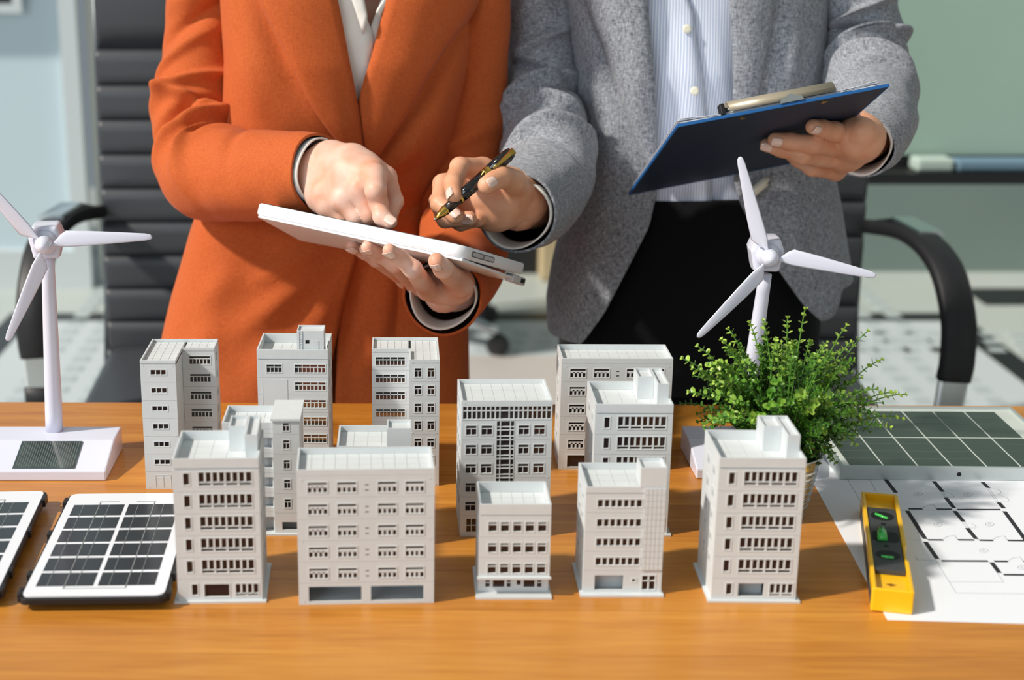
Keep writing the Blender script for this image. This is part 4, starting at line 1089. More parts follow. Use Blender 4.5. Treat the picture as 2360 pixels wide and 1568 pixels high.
# ------------------------------------------------------------------ smooth-union bodies
def sdf_mesh(groups, res, kk=0.006):
    """groups[0] is the trunk; every other group blends into it but not into its neighbours.
    group = (capsules [(a, b, ra, rb)], k)"""
    allc = [c for g in groups for c in g[0]]
    lo = np.min([np.minimum(np.array(c[0]) - c[2], np.array(c[1]) - c[3]) for c in allc], axis=0) - 3 * res - 0.008
    hi = np.max([np.maximum(np.array(c[0]) + c[2], np.array(c[1]) + c[3]) for c in allc], axis=0) + 3 * res + 0.008
    n = np.ceil((hi - lo) / res).astype(int) + 1
    ax = [lo[i] + res * np.arange(n[i]) for i in range(3)]
    def smin(a, b, k):
        h = np.maximum(k - np.abs(a - b), 0) / k
        return np.minimum(a, b) - h * h * k * 0.25
    def group(g):
        caps, k = g; F = np.full(n, 0.5, np.float32)
        for a, b, ra, rb in caps:
            a, b = np.array(a, float), np.array(b, float); mg = 0.035 + max(ra, rb)
            s0 = np.clip(((np.minimum(a, b) - mg - lo) / res).astype(int), 0, n); s1 = np.clip(((np.maximum(a, b) + mg - lo) / res).astype(int) + 2, 0, n)
            X = ax[0][s0[0]:s1[0]][:, None, None]; Y = ax[1][s0[1]:s1[1]][None, :, None]; Z = ax[2][s0[2]:s1[2]][None, None, :]
            d = b - a; L = max(d @ d, 1e-12)
            t = np.clip(((X - a[0]) * d[0] + (Y - a[1]) * d[1] + (Z - a[2]) * d[2]) / L, 0, 1)
            D = np.sqrt((X - a[0] - t * d[0]) ** 2 + (Y - a[1] - t * d[1]) ** 2 + (Z - a[2] - t * d[2]) ** 2) - (ra + (rb - ra) * t)
            sl = (slice(s0[0], s1[0]), slice(s0[1], s1[1]), slice(s0[2], s1[2]))
            F[sl] = smin(F[sl], D.astype(np.float32), k)
        return F
    T = group(groups[0]); F = T.copy()
    for g in groups[1:]: F = np.minimum(F, smin(T, group(g), kk))
    return surface_nets(F, lo, res)
def surface_nets(F, lo, res):
    S = F < 0
    n = np.array(F.shape)
    c = [S[i:n[0] - 1 + i, j:n[1] - 1 + j, k:n[2] - 1 + k] for i in (0, 1) for j in (0, 1) for k in (0, 1)]
    cnt = sum(x.astype(np.int8) for x in c)
    act = np.argwhere((cnt > 0) & (cnt < 8))
    idx = -np.ones(n - 1, np.int64); idx[act[:, 0], act[:, 1], act[:, 2]] = np.arange(len(act))
    acc = np.zeros((len(act), 3)); num = np.zeros(len(act))
    corners = [(i, j, k) for i in (0, 1) for j in (0, 1) for k in (0, 1)]
    for p in corners:
        for a in range(3):
            if p[a]: continue
            q = list(p); q[a] = 1
            fa = F[act[:, 0] + p[0], act[:, 1] + p[1], act[:, 2] + p[2]]; fb = F[act[:, 0] + q[0], act[:, 1] + q[1], act[:, 2] + q[2]]
            msk = (fa < 0) != (fb < 0)
            t = np.where(msk, fa / np.where(msk, fa - fb, 1), 0)
            pos = np.array(p, float)[None, :].repeat(len(act), 0); pos[:, a] += t
            acc += pos * msk[:, None]; num += msk
    V = lo + (act + acc / num[:, None]) * res
    faces = []
    for a in range(3):
        b, cc = (a + 1) % 3, (a + 2) % 3
        sl0 = [slice(None)] * 3; sl1 = [slice(None)] * 3; sl0[a] = slice(0, -1); sl1[a] = slice(1, None)
        e = np.argwhere(S[tuple(sl0)] != S[tuple(sl1)])
        e = e[(e[:, b] > 0) & (e[:, cc] > 0) & (e[:, b] < n[b] - 1) & (e[:, cc] < n[cc] - 1)]
        ins = S[e[:, 0], e[:, 1], e[:, 2]]
        def at(db, dc):
            g = e.copy(); g[:, b] += db; g[:, cc] += dc
            return idx[g[:, 0], g[:, 1], g[:, 2]]
        q = np.stack([at(-1, -1), at(0, -1), at(0, 0), at(-1, 0)], 1)
        q[~ins] = q[~ins][:, ::-1]
        faces.append(q)
    return V, np.concatenate(faces)
def relax(V, F, it=2):
    E = np.concatenate([F[:, [0, 1]], F[:, [1, 2]], F[:, [2, 3]], F[:, [3, 0]]])
    E = np.concatenate([E, E[:, ::-1]])
    for _ in range(it):
        acc = np.zeros_like(V); num = np.bincount(E[:, 0], minlength=len(V))
        for a in range(3): acc[:, a] = np.bincount(E[:, 0], V[E[:, 1], a], minlength=len(V))
        V = V * 0.4 + 0.6 * acc / np.maximum(num, 1)[:, None]
    return V
def chain(pts):
    """[(Vector, r), ...] to capsules"""
    return [(pts[i][0], pts[i + 1][0], pts[i][1], pts[i + 1][1]) for i in range(len(pts) - 1)]
def J(u, v, Y, r): return (P(u, v, Y), r)
def nail(parent, tip, back, n, w=0.0060, l=0.0060, lift=0.0072):
    lift += 0.0012
    d = (tip - back).normalized(); n = (n - d * n.dot(d)).normalized(); x = d.cross(n)
    m = MB(); rings = []
    for s, k in ((-1.0, 0.72), (-0.75, 0.95), (0.0, 1.0), (0.8, 0.95), (1.25, 0.7), (1.4, 0.3)):
        ring = []
        for a in range(-3, 4):
            q = R(17 * a) * k
            ring.append(tip + d * (l * s) + x * math.sin(q) * w * 1.28 + n * (lift * (1 - 0.10 * max(0, s) ** 2) - (1 - math.cos(q)) * w * 1.28))
        rings.append(ring)
    m.ring_loft(rings, cap0=False, cap1=False, closed=False)
    o = m.build('fingernail', M_NAIL, parent, True); sd = o.modifiers.new('t', 'SOLIDIFY'); sd.thickness = 0.0006
    return o

def mesh_np(name, parts, m_):
    Vs, Fs, o = [], [], 0
    for V, F in parts: Vs.append(V); Fs.append(F + o); o += len(V)
    V = np.concatenate(Vs); F = np.concatenate(Fs)
    me = bpy.data.meshes.new(name); me.from_pydata(V.tolist(), [], F.tolist()); me.materials.append(m_)
    me.polygons.foreach_set('use_smooth', [True] * len(F)); me.update()
    return me

# ------------------------------------------------------------------ garments
class Torso:
    """horizontal sections of a clothed trunk: measured left/right outline and depth at each height"""
    def __init__(s, rows, yc, p=0.82, skew=0.0):
        s.skew = skew
        s.yc, s.p = yc, p
        r = sorted([(P(0, v, yc).z, P(ul, v, yc).x, P(ur, v, yc).x, b) for v, ul, ur, b in rows])
        s.z = [a[0] for a in r]; s.xl = [a[1] for a in r]; s.xr = [a[2] for a in r]; s.b = [a[3] for a in r]
        s.folds = []
    def sec(s, z):
        return interp(s.z, s.xl, z), interp(s.z, s.xr, z), interp(s.z, s.b, z)
    def point(s, z, phi, off=0.0, folds=True):
        xl, xr, b = s.sec(z); a = (xr - xl) / 2
        c, sn = math.cos(phi), math.sin(phi); sg = lambda q: (1 if q >= 0 else -1) * abs(q) ** s.p
        x = (xl + xr) / 2 + (a + off) * sg(c); y = s.yc - (b + off) * sg(sn) + s.skew * sg(c)
        v = Vector((x, y, z))
        if folds and s.folds:
            h = 0.0
            for (p, q, w, amp) in s.folds:
                d = q - p; t = max(0, min(1, ((x - p.x) * d.x + (z - p.z) * d.z) / (d.x * d.x + d.z * d.z)))
                dx, dz = x - p.x - t * d.x, z - p.z - t * d.z
                h += 1.7 * amp * math.exp(-(dx * dx + dz * dz) / (w * w)) * math.sin(math.pi * min(1, t * 1.0 + 0.12))
            nn = noise.noise(Vector((x * 16, y * 16, z * 6))) * 0.0028
            out = Vector((c, -sn, 0))
            v += out * (h * max(0, sn) + nn)
        return v
    def phi(s, z, x, off=0.0):
        xl, xr, b = s.sec(z); c = max(-0.999, min(0.999, (x - (xl + xr) / 2) / ((xr - xl) / 2 + off)))
        return math.acos((1 if c >= 0 else -1) * abs(c) ** (1 / s.p))
    def front(s, u, v, off=0.0):
        Y = s.yc - 0.11
        for _ in range(5):
            q = P(u, v, Y); pp_ = s.point(q.z, s.phi(q.z, q.x, off), off, False); Y = pp_.y
        q = P(u, v, Y)
        return s.point(q.z, s.phi(q.z, q.x, off), off)
    def edge(s, px):
        """front edge polyline in pixels -> (z list, x list) sorted by z"""
        e = sorted([(lambda q: (q.z, q.x))(s.front(u, v)) for u, v in px])
        return [a[0] for a in e], [a[1] for a in e]
def add_uv(me, uvs):
    lay = me.uv_layers.new(name='UVMap')
    for l in me.loops: lay.data[l.index].uv = uvs[l.vertex_index]
def panel(T, side, edge, ztop, zhem, off=0.0, nz=70, nw=56, mb=None, phiback=None, uv=None):
    """half garment from its front edge around to the middle of the back. zhem: function of w"""
    mb = mb or MB(); ez, ex = edge; vs = []; phb = phiback if phiback is not None else (R(270) if side < 0 else R(-90))
    for i in range(nz + 1):
        for j in range(nw + 1):
            w = (j / nw) ** 1.15
            zh = zhem(w); z = lerp(ztop, zh, i / nz)
            xe = interp(ez, ex, z); ph0 = T.phi(z, xe, off)
            ph = lerp(ph0, phb, w)
            p = T.point(z, ph, off)
            vs.append(p)
            if uv is not None: uv.append((p.x, p.z))
    fs = [(i * (nw + 1) + j, i * (nw + 1) + j + 1, (i + 1) * (nw + 1) + j + 1, (i + 1) * (nw + 1) + j) for i in range(nz) for j in range(nw)]
    if side > 0: fs = [f[::-1] for f in fs]
    mb.add(vs, fs)
    return mb
def ribbon(T, inner, outer, off_in, off_out, nz=40, nw=8, mid=0.0):
    """lapel: cloth between an inner and an outer edge (pixel polylines), lying on the jacket front"""
    A = spline(inner, nz); B = spline(outer, nz); m = MB(); vs = []
    for i in range(nz + 1):
        for j in range(nw + 1):
            w = j / nw; u, v = A[i] * (1 - w) + B[i] * w
            vs.append(T.front(u, v, lerp(off_in, off_out, w) + mid * math.sin(math.pi * w)))
    m.add(vs, [(i * (nw + 1) + j, i * (nw + 1) + j + 1, (i + 1) * (nw + 1) + j + 1, (i + 1) * (nw + 1) + j) for i in range(nz) for j in range(nw)])
    return m
def solid(o, th, off=-1.0, mo=0, ro=0, sub=0):
    s = o.modifiers.new('thickness', 'SOLIDIFY'); s.thickness = th; s.offset = off
    if mo: s.material_offset = mo; s.material_offset_rim = ro
    if sub: q = o.modifiers.new('sub', 'SUBSURF'); q.levels = sub; q.render_levels = sub
    return o
def sleeve(path, seed, folds, n=200, seg=72, namp=0.003, famp=1.6):
    """path: (u, v, Y, r). folds: (s0, width, amp, tilt, angle centre, angle spread)"""
    pts = spline([tuple(P(u, v, Y)) + (r,) for u, v, Y, r in path], n)
    C = [Vector(p[:3]) for p in pts]; rad = [p[3] for p in pts]
    rings = []; up = None; S = 0.0
    tot = sum((C[i + 1] - C[i]).length for i in range(n))
    for i in range(n + 1):
        t = (C[min(i + 1, n)] - C[max(i - 1, 0)]).normalized()
        if i: S += (C[i] - C[i - 1]).length
        if up is None: up = Vector((0, -1, 0))
        a = (up - t * up.dot(t)).normalized(); b_ = t.cross(a); up = a
        s = S / tot; ring = []
        for k in range(seg):
            th = 2 * math.pi * k / seg
            dr = a * math.cos(th) + b_ * math.sin(th)
            h = 0.0
            for (s0, w, amp, tilt, ac, asp) in folds:
                da = (th - ac + math.pi) % (2 * math.pi) - math.pi
                e = (s - s0 - tilt * math.sin(da)) / w
                h += famp * amp * math.exp(-e * e) * math.exp(-(da / asp) ** 2)
            p0 = C[i] + dr * rad[i]
            h += namp * noise.noise(p0 * 14 + Vector((seed, 0, 0))) + namp * 0.5 * noise.noise(p0 * 34 + Vector((0, seed, 0)))
            ring.append(C[i] + dr * (rad[i] + h))
        rings.append(ring)
    m = MB(); m.ring_loft(rings, cap0=True, cap1=False)
    return m, C, rad
def cuff(C, rad, k, out, back=0.035, seg=40, wob=0.0015, flare=1.0):
    d = (C[-1] - C[-10]).normalized(); e = C[-1]; a = Vector((0, -1, 0)); a = (a - d * a.dot(d)).normalized(); b_ = d.cross(a)
    m = MB(); rings = []
    for i in range(7):
        s = lerp(-back, out, i / 6)
        rings.append([e + d * s + (a * math.cos(2 * math.pi * j / seg) + b_ * math.sin(2 * math.pi * j / seg)) * (rad[-1] * k * lerp(1, flare, i / 6) + wob * math.sin(3 * 2 * math.pi * j / seg + 1)) for j in range(seg)])
    m.ring_loft(rings, cap0=False, cap1=False)
    return m
def bodyparts(cx, cb, yc, sh_z, hip_z, arms, head_z):
    """trunk, arms, legs, neck and head as one blended figure"""
    V = Vector
    tr = [(V((cx - 0.055, yc, sh_z - 0.12)), V((cx + 0.055, yc, sh_z - 0.12)), 0.070, 0.070), (V((cx - 0.045, yc + 0.005, sh_z - 0.26)), V((cx + 0.045, yc + 0.005, sh_z - 0.26)), 0.062, 0.062),
          (V((cb - 0.075, yc + 0.005, hip_z + 0.04)), V((cb + 0.075, yc + 0.005, hip_z + 0.04)), 0.076, 0.076), (V((cx, yc, sh_z - 0.14)), V((cb, yc, hip_z)), 0.066, 0.075),
          (V((cx - 0.10, yc, sh_z - 0.06)), V((cx, yc, sh_z)), 0.030, 0.042), (V((cx + 0.10, yc, sh_z - 0.06)), V((cx, yc, sh_z)), 0.030, 0.042),
          (V((cx, yc, sh_z)), V((cx, yc - 0.02, head_z - 0.10)), 0.050, 0.046)]
    for s in (-1, 1):
        x = cb + s * 0.085
        tr += chain([(V((x, yc, hip_z)), 0.075), (V((x, yc - 0.005, 0.47)), 0.050), (V((x, yc + 0.01, 0.30)), 0.050), (V((x, yc + 0.02, 0.09)), 0.034)])
        tr += [(V((x, yc + 0.03, 0.045)), V((x + s * 0.02, yc - 0.13, 0.035)), 0.032, 0.028)]
    for a in arms: tr += chain(a)
    h = V((cx, yc - 0.035, head_z))
    tr += [(h + V((0, 0.02, 0.03)), h + V((0, 0.01, 0.0)), 0.082, 0.078), (h + V((0, -0.02, -0.03)), h + V((0, -0.045, -0.085)), 0.062, 0.035),
           (h + V((0, -0.085, 0.0)), h + V((0, -0.102, -0.032)), 0.010, 0.013), (h + V((-0.018, -0.078, -0.062)), h + V((0.018, -0.078, -0.062)), 0.011, 0.011),
           (h + V((-0.03, -0.078, 0.012)), h + V((-0.045, -0.07, 0.012)), 0.010, 0.009), (h + V((0.03, -0.078, 0.012)), h + V((0.045, -0.07, 0.012)), 0.010, 0.009),
           (h + V((-0.082, 0.01, 0.012)), h + V((-0.080, 0.01, -0.02)), 0.012, 0.010), (h + V((0.082, 0.01, 0.012)), h + V((0.080, 0.01, -0.02)), 0.012, 0.010)]
    V_, F_ = sdf_mesh([(tr, 0.03)], 0.009)
    return relax(V_, F_, 1), F_
def hair_cap(cx, yc, head_z, parent):
    V = Vector; h = V((cx, yc - 0.035, head_z))
    g = [(h + V((0, 0.03, 0.045)), h + V((0, 0.03, 0.0)), 0.088, 0.090), (h + V((0, 0.07, 0.0)), h + V((0, 0.10, -0.15)), 0.060, 0.045), (h + V((-0.07, 0.03, 0.0)), h + V((-0.08, 0.05, -0.12)), 0.03, 0.025), (h + V((0.07, 0.03, 0.0)), h + V((0.08, 0.05, -0.12)), 0.03, 0.025)]
    V_, F_ = sdf_mesh([(g, 0.03)], 0.008)
    o = obj('hair', mesh_np('hair', [(relax(V_, F_, 2), F_)], M_HAIR), parent)
    return o

# ================================================================== person in the orange blazer
YA = 1.90
p1 = thing('person', 'person in a rust orange blazer holding a white tablet and pointing at it', 'person', (0, 0, 0))
T1 = Torso([(-270, 660, 940, 0.055), (-215, 570, 1040, 0.080), (-130, 530, 1085, 0.100), (0, 535, 1092, 0.112), (130, 545, 1078, 0.118), (250, 540, 1060, 0.112), (380, 508, 1042, 0.100), (450, 486, 1035, 0.098),
            (520, 462, 1035, 0.101), (660, 425, 1042, 0.109), (780, 398, 1050, 0.116), (930, 352, 1062, 0.122), (1100, 340, 1080, 0.124)], YA, skew=0.03)
def fold(T, a, b, w, amp): T.folds.append((T.front(*a), T.front(*b), w, amp))
for a, b, w, amp in (((640, 560), (810, 470), 0.010, 0.006), ((600, 640), (815, 520), 0.012, 0.007), ((560, 760), (800, 560), 0.014, 0.006), ((470, 700), (560, 600), 0.016, 0.005), ((700, 800), (790, 620), 0.012, 0.005),
                     ((900, 600), (860, 900), 0.014, 0.007), ((990, 560), (940, 900), 0.016, 0.008), ((840, 420), (1000, 300), 0.012, 0.007), ((850, 450), (1020, 400), 0.012, 0.006), ((905, 380), (1010, 180), 0.014, 0.008), ((960, 380), (1050, 120), 0.012, 0.006),
                     ((560, 120), (620, 300), 0.012, 0.005), ((600, 60), (690, 280), 0.010, -0.004), ((440, 860), (520, 700), 0.02, 0.006), ((600, 900), (640, 740), 0.02, 0.005)):
    fold(T1, a, b, w, amp)
for a, b, w, amp in (((585, 5), (735, 300), 0.007, -0.006), ((1118, 10), (885, 372), 0.008, -0.008), ((842, 600), (775, 900), 0.008, -0.006)): fold(T1, a, b, w, amp)
zt1 = P(0, -265, YA).z; zh1 = P(0, 1090, YA).z
eL = T1.edge([(700, -265), (745, -120), (777, 0), (800, 120), (822, 240), (832, 345), (838, 440), (832, 520), (822, 583), (805, 650), (790, 706), (770, 810), (748, 930), (715, 1100)])
eR = T1.edge([(905, -265), (905, -60), (890, 0), (858, 120), (824, 240), (812, 345), (800, 450), (790, 600), (775, 900), (770, 1100)])
mb = panel(T1, -1, eL, zt1, lambda w: zh1, 0.010)
mb = panel(T1, 1, eR, zt1, lambda w: zh1, 0.005, mb=mb)
jk = mb.build('blazer', [M_ORANGE, M_ORLIN], p1, True); solid(jk, 0.003, -1, 1)
m = ribbon(T1, [(700, -265), (745, -120), (777, 0), (800, 120), (822, 240), (834, 340)], [(580, -265), (570, -120), (597, 0), (662, 130), (722, 250), (800, 352)], 0.0105, 0.016, mid=0.005)
o = m.build('lapel', [M_ORANGE, M_ORLIN], p1, True); solid(o, 0.003, 1)
m = ribbon(T1, [(905, -265), (905, -60), (890, 0), (858, 120), (826, 240), (838, 350)], [(1060, -265), (1095, -90), (1104, 8), (1030, 130), (950, 250), (872, 362)], 0.010, 0.017, mid=0.007)
o = m.build('lapel', [M_ORANGE, M_ORLIN], p1, True); solid(o, 0.003, 1)
for du, dv in ((0, 0), (-2, 12)):
    m = MB(); pts = [T1.front(u + du, v + dv, 0.0085) for u, v in ((466, 526), (500, 545), (540, 571), (582, 600))]
    m.tube([tuple(q) for q in spline([tuple(q) for q in pts], 20)], 0.0013, 6); m.build('pocket_welt', M_ORANGE, p1, True)
# sleeves
m, C1, r1 = sleeve([(520, -170, 1.91, 0.058), (486, -40, 1.905, 0.051), (468, 90, 1.90, 0.050), (462, 200, 1.885, 0.052), (452, 310, 1.845, 0.053), (470, 398, 1.79, 0.054), (540, 405, 1.745, 0.054), (625, 404, 1.70, 0.052), (690, 400, 1.67, 0.048), (736, 398, 1.648, 0.0435)], 3.0,
                   [(0.40, 0.018, 0.009, 0.05, 0.3, 1.2), (0.45, 0.016, 0.010, -0.06, 0.2, 1.2), (0.49, 0.014, -0.009, 0.05, 0.4, 1.0), (0.53, 0.018, 0.011, 0.04, 0.0, 1.2), (0.58, 0.016, -0.008, -0.05, 5.8, 1.0), (0.62, 0.02, 0.008, 0.06, 0.2, 1.2), (0.70, 0.022, 0.006, -0.06, 5.6, 1.1), (0.78, 0.02, -0.004, 0.05, 0.0, 1.2),
                    (0.30, 0.02, 0.005, 0.08, 0.6, 1.0), (0.22, 0.02, -0.005, 0.08, 0.2, 1.0), (0.14, 0.03, 0.005, 0.06, 0.0, 1.2)])
o = m.build('sleeve', [M_ORANGE, M_ORLIN], p1, True); solid(o, 0.003, -1, 1)
o = cuff(C1, r1, 0.86, 0.004).build('shirt_cuff', M_WSHIRT, p1, True); solid(o, 0.0018, -1)
m, C2, r2 = sleeve([(1068, -170, 1.92, 0.056), (1088, -40, 1.925, 0.048), (1090, 120, 1.93, 0.0455), (1080, 280, 1.92, 0.047), (1070, 420, 1.895, 0.051), (1072, 530, 1.83, 0.056), (1062, 610, 1.755, 0.054), (1038, 655, 1.685, 0.049), (1020, 682, 1.632, 0.0455)], 9.0,
                   [(0.45, 0.02, 0.008, 0.05, 0.3, 1.3), (0.52, 0.018, -0.008, -0.06, 0.2, 1.2), (0.58, 0.016, 0.010, 0.05, 0.4, 1.1), (0.64, 0.018, 0.008, 0.04, 0.0, 1.2), (0.70, 0.02, -0.006, -0.05, 5.8, 1.1), (0.2, 0.03, 0.006, 0.08, 0.2, 1.2), (0.32, 0.03, -0.005, 0.08, 0.5, 1.2), (0.85, 0.03, 0.005, 0.08, 0.2, 1.2)], famp=0.7)
o = m.build('sleeve', [M_ORANGE, M_ORLIN], p1, True); solid(o, 0.003, -1, 1)
o = cuff(C2, r2, 0.84, 0.005).build('shirt_cuff', M_WSHIRT, p1, True); solid(o, 0.0018, -1)
# white shirt, open at the neck
T1s = Torso([(-270, 690, 910, 0.050), (-215, 600, 1010, 0.076), (-130, 560, 1055, 0.097), (0, 565, 1062, 0.1135), (130, 575, 1048, 0.1190), (250, 570, 1030, 0.1110), (380, 538, 1012, 0.088), (520, 495, 1005, 0.089), (700, 460, 1010, 0.096)], YA, skew=0.03)
for a, b, w, amp in (((845, 40), (850, 230), 0.006, 0.002), ((800, -20), (812, 150), 0.007, 0.002), ((872, 60), (852, 140), 0.006, 0.002), ((860, 130), (846, 210), 0.005, 0.002)):
    T1s.folds.append((T1s.front(*a), T1s.front(*b), w, amp))
T1s.folds += [f for f in T1.folds if f[3] < 0]
zs0 = P(0, -240, YA).z; zs1 = P(0, 470, YA).z
eL = T1s.edge([(800, -240), (828, -40), (846, 45), (858, 75), (856, 240), (850, 690)]); eR = T1s.edge([(905, -240), (893, -40), (866, 30), (848, 75), (846, 240), (840, 690)])
mb = panel(T1s, -1, eL, zs0, lambda w: zs1, 0.003, nz=50, nw=30); mb = panel(T1s, 1, eR, zs0, lambda w: zs1, 0.0, nz=50, nw=30, mb=mb)
o = mb.build('shirt', M_WSHIRT, p1, True); solid(o, 0.0015, -1)
m = ribbon(T1s, [(800, -240), (828, -60), (846, 38)], [(770, -240), (795, -60), (838, 78)], 0.010, 0.006, 16, 4, 0.002); o = m.build('shirt_collar', M_WSHIRT, p1, True); solid(o, 0.0015, 1)
m = ribbon(T1s, [(905, -240), (893, -40), (866, 28)], [(940, -240), (915, -40), (880, 40), ], 0.010, 0.006, 16, 4, 0.002); o = m.build('shirt_collar', M_WSHIRT, p1, True); solid(o, 0.0015, 1)
# trousers
m = MB()
cx1 = (T1.sec(0.9)[0] + T1.sec(0.9)[1]) / 2 + 0.01
for s in (-1, 1):
    rings = []
    for z, r, dx in ((0.99, 0.085, 0.055), (0.90, 0.096, 0.066), (0.80, 0.100, 0.080), (0.70, 0.095, 0.088), (0.45, 0.075, 0.088), (0.08, 0.072, 0.090)):
        rings.append([Vector((cx1 + s * dx + r * math.cos(a), YA + 0.005 + r * 0.95 * math.sin(a), z)) for a in [2 * math.pi * k / 28 for k in range(28)]])
    m.ring_loft(rings)
m.build('trousers', M_ORANGE, p1, True)

NUP = Vector((0.0, -0.75, 0.65))
# right hand: forefinger pressing on the screen, the others curled
tey = MT.to_3x3() @ Vector((0, 1, 0))
tip = tA + tex * (TWd * 0.632) + tey * 0.012 + tez * 0.0148
iy = tip.y
palm = chain([J(748, 388, 1.650, 0.026), J(806, 394, 1.612, 0.0195), J(862, 408, 1.580, 0.0122)]) + chain([J(744, 404, 1.650, 0.025), J(796, 420, 1.612, 0.0185), J(826, 438, 1.585, 0.0122)]) + \
       chain([J(738, 420, 1.650, 0.024), J(768, 442, 1.615, 0.0170), J(790, 462, 1.592, 0.0118)]) + chain([J(734, 434, 1.648, 0.022), J(746, 456, 1.615, 0.0155), J(758, 478, 1.602, 0.0110)]) + \
       chain([J(770, 370, 1.650, 0.022), J(815, 370, 1.625, 0.0150), J(862, 390, 1.598, 0.0115)]) + chain([J(722, 398, 1.70, 0.025), J(744, 402, 1.655, 0.024)])
idx = [J(864, 406, 1.578, 0.0122), J(866, 440, 1.556, 0.0112), J(872, 468, iy + 0.020, 0.0100), J(880, 500, iy + 0.006, 0.0092), (tip, 0.0078)]
mid_ = [J(826, 437, 1.585, 0.0120), J(854, 496, 1.577, 0.0102), J(858, 517, 1.592, 0.0090), J(846, 523, 1.607, 0.0085)]
rin = [J(790, 463, 1.592, 0.0115), J(822, 503, 1.582, 0.0098), J(824, 522, 1.600, 0.0085)]
pin = [J(758, 480, 1.602, 0.0105), J(788, 504, 1.594, 0.0088), J(794, 520, 1.612, 0.0080)]
thu = [J(850, 380, 1.615, 0.0130), J(890, 408, 1.602, 0.0112), J(908, 464, 1.582, 0.0100), J(899, 496, 1.566, 0.0085)]
hR1 = sdf_mesh([(palm, 0.013)] + [(chain(q), 0.004) for q in (idx, mid_, rin, pin, thu)], 0.00135, 0.0065)
# left hand: flat under the folded cover
def U(u, v, off, r): return (on_plane(u, v, fA, fn, off if fn.z < 0 else -off), r)
wr = P(1046, 660, 1.668)
i1 = [J(986, 668, 1.618, 0.0115), U(952, 621, 0.0230, 0.0094), U(922, 595, 0.0150, 0.0085), U(897, 577, 0.0118, 0.0070)]
i2 = [J(960, 655, 1.648, 0.0115), U(910, 609, 0.0160, 0.0094), U(876, 587, 0.0105, 0.0085), U(847, 570, 0.0088, 0.0070)]
i3 = [J(936, 643, 1.672, 0.0108), U(868, 598, 0.0125, 0.0088), U(838, 580, 0.0092, 0.0078), U(811, 567, 0.0080, 0.0066)]
i4 = [J(920, 632, 1.690, 0.0100), U(872, 590, 0.0110, 0.0082), U(842, 574, 0.0085, 0.0066)]
th1 = [J(1062, 658, 1.605, 0.0140), J(1046, 642, 1.588, 0.0118), U(1022, 620, 0.0140, 0.0102), U(1006, 602, 0.0100, 0.0086)]
palm = chain([(wr, 0.0215), J(1022, 664, 1.635, 0.0175), J(986, 668, 1.618, 0.0117)]) + chain([(wr, 0.0215), J(1008, 656, 1.655, 0.0175), J(960, 655, 1.648, 0.0117)]) + chain([(wr, 0.021), J(996, 648, 1.672, 0.0165), J(936, 643, 1.672, 0.0110)]) + \
       chain([(wr, 0.0215), J(1052, 655, 1.630, 0.0180), J(1046, 645, 1.608, 0.0130)]) + chain([(wr, 0.023), (C2[-1].lerp(C2[-44], 0.75), 0.024)])
hL1 = sdf_mesh([(palm, 0.014)] + [(chain(q), 0.004) for q in (i1, i2, i3, i4, th1)], 0.00135, 0.0065)
bz = bodyparts(sum(T1.sec(1.17)[:2]) / 2, cx1, YA, 1.285, 0.86, [[(C1[20], 0.022), (C1[67], 0.022), (C1[100], 0.030), (C1[156], 0.026), (C1[196], 0.024)], [(C2[20], 0.022), (C2[67], 0.022), (C2[122], 0.024), (C2[167], 0.022), (C2[196], 0.024)]], 1.465)
obj('body', mesh_np('body', [bz, (relax(*hR1, 2), hR1[1]), (relax(*hL1, 2), hL1[1])], M_SKIN1), p1)
hair_cap(sum(T1.sec(1.17)[:2]) / 2, YA, 1.465, p1)
nail(p1, idx[4][0], idx[3][0], Vector((0.1, -0.85, 0.5)), lift=0.0074)
nail(p1, th1[3][0], th1[2][0], Vector((-0.3, -0.9, 0.15)), lift=0.0084)
for q in (i1, i2, i3): nail(p1, q[3][0], q[2][0], Vector((-0.15, -0.75, -0.6)), lift=0.0070, l=0.0056)

# ================================================================== person in the grey blazer
YB = 1.975
p2 = thing('person', 'person in a grey blazer and striped shirt holding a pen and a blue clipboard', 'person', (0, 0, 0))
T2 = Torso([(-270, 1450, 1740, 0.055), (-215, 1365, 1830, 0.080), (-130, 1325, 1880, 0.100), (0, 1312, 1895, 0.110), (150, 1332, 1890, 0.115), (250, 1338, 1888, 0.110), (400, 1322, 1915, 0.100), (480, 1306, 1932, 0.104), (600, 1280, 1950, 0.112),
            (680, 1268, 1960, 0.116), (780, 1272, 1958, 0.118), (950, 1290, 1960, 0.118)], YB, skew=0.015)
for a, b, w, amp in (((1345, 300), (1400, 120), 0.014, 0.006), ((1400, 450), (1440, 150), 0.016, 0.005), ((1340, 560), (1440, 420), 0.016, 0.007), ((1310, 700), (1400, 520), 0.018, 0.006), ((1460, 60), (1480, 400), 0.010, 0.004), ((1800, 420), (1860, 640), 0.02, 0.006), ((1830, 60), (1800, 260), 0.012, 0.005)):
    fold(T2, a, b, w, amp)
for a, b, w, amp in (((1340, 5), (1490, 400), 0.007, -0.005), ((1800, 5), (1715, 420), 0.008, -0.006)): fold(T2, a, b, w, amp)
zt2 = P(0, -265, YB).z
eL = T2.edge([(1540, -265), (1505, -120), (1490, 0), (1503, 150), (1512, 300), (1514, 400), (1511, 450), (1495, 520), (1445, 620), (1395, 712), (1345, 780), (1325, 800)])
eR = T2.edge([(1640, -265), (1672, -120), (1682, 0), (1690, 150), (1688, 300), (1692, 420), (1706, 470), (1752, 560), (1800, 632), (1850, 698), (1885, 732), (1900, 745)])
hemL = [P(0, v, YB - 0.10).z for v in (795, 790, 785)]; hemR = [P(0, v, YB - 0.10).z for v in (742, 738, 700)]
zl = P(0, 792, YB - 0.09).z; zr = P(0, 740, YB - 0.09).z; zside = P(0, 640, YB).z
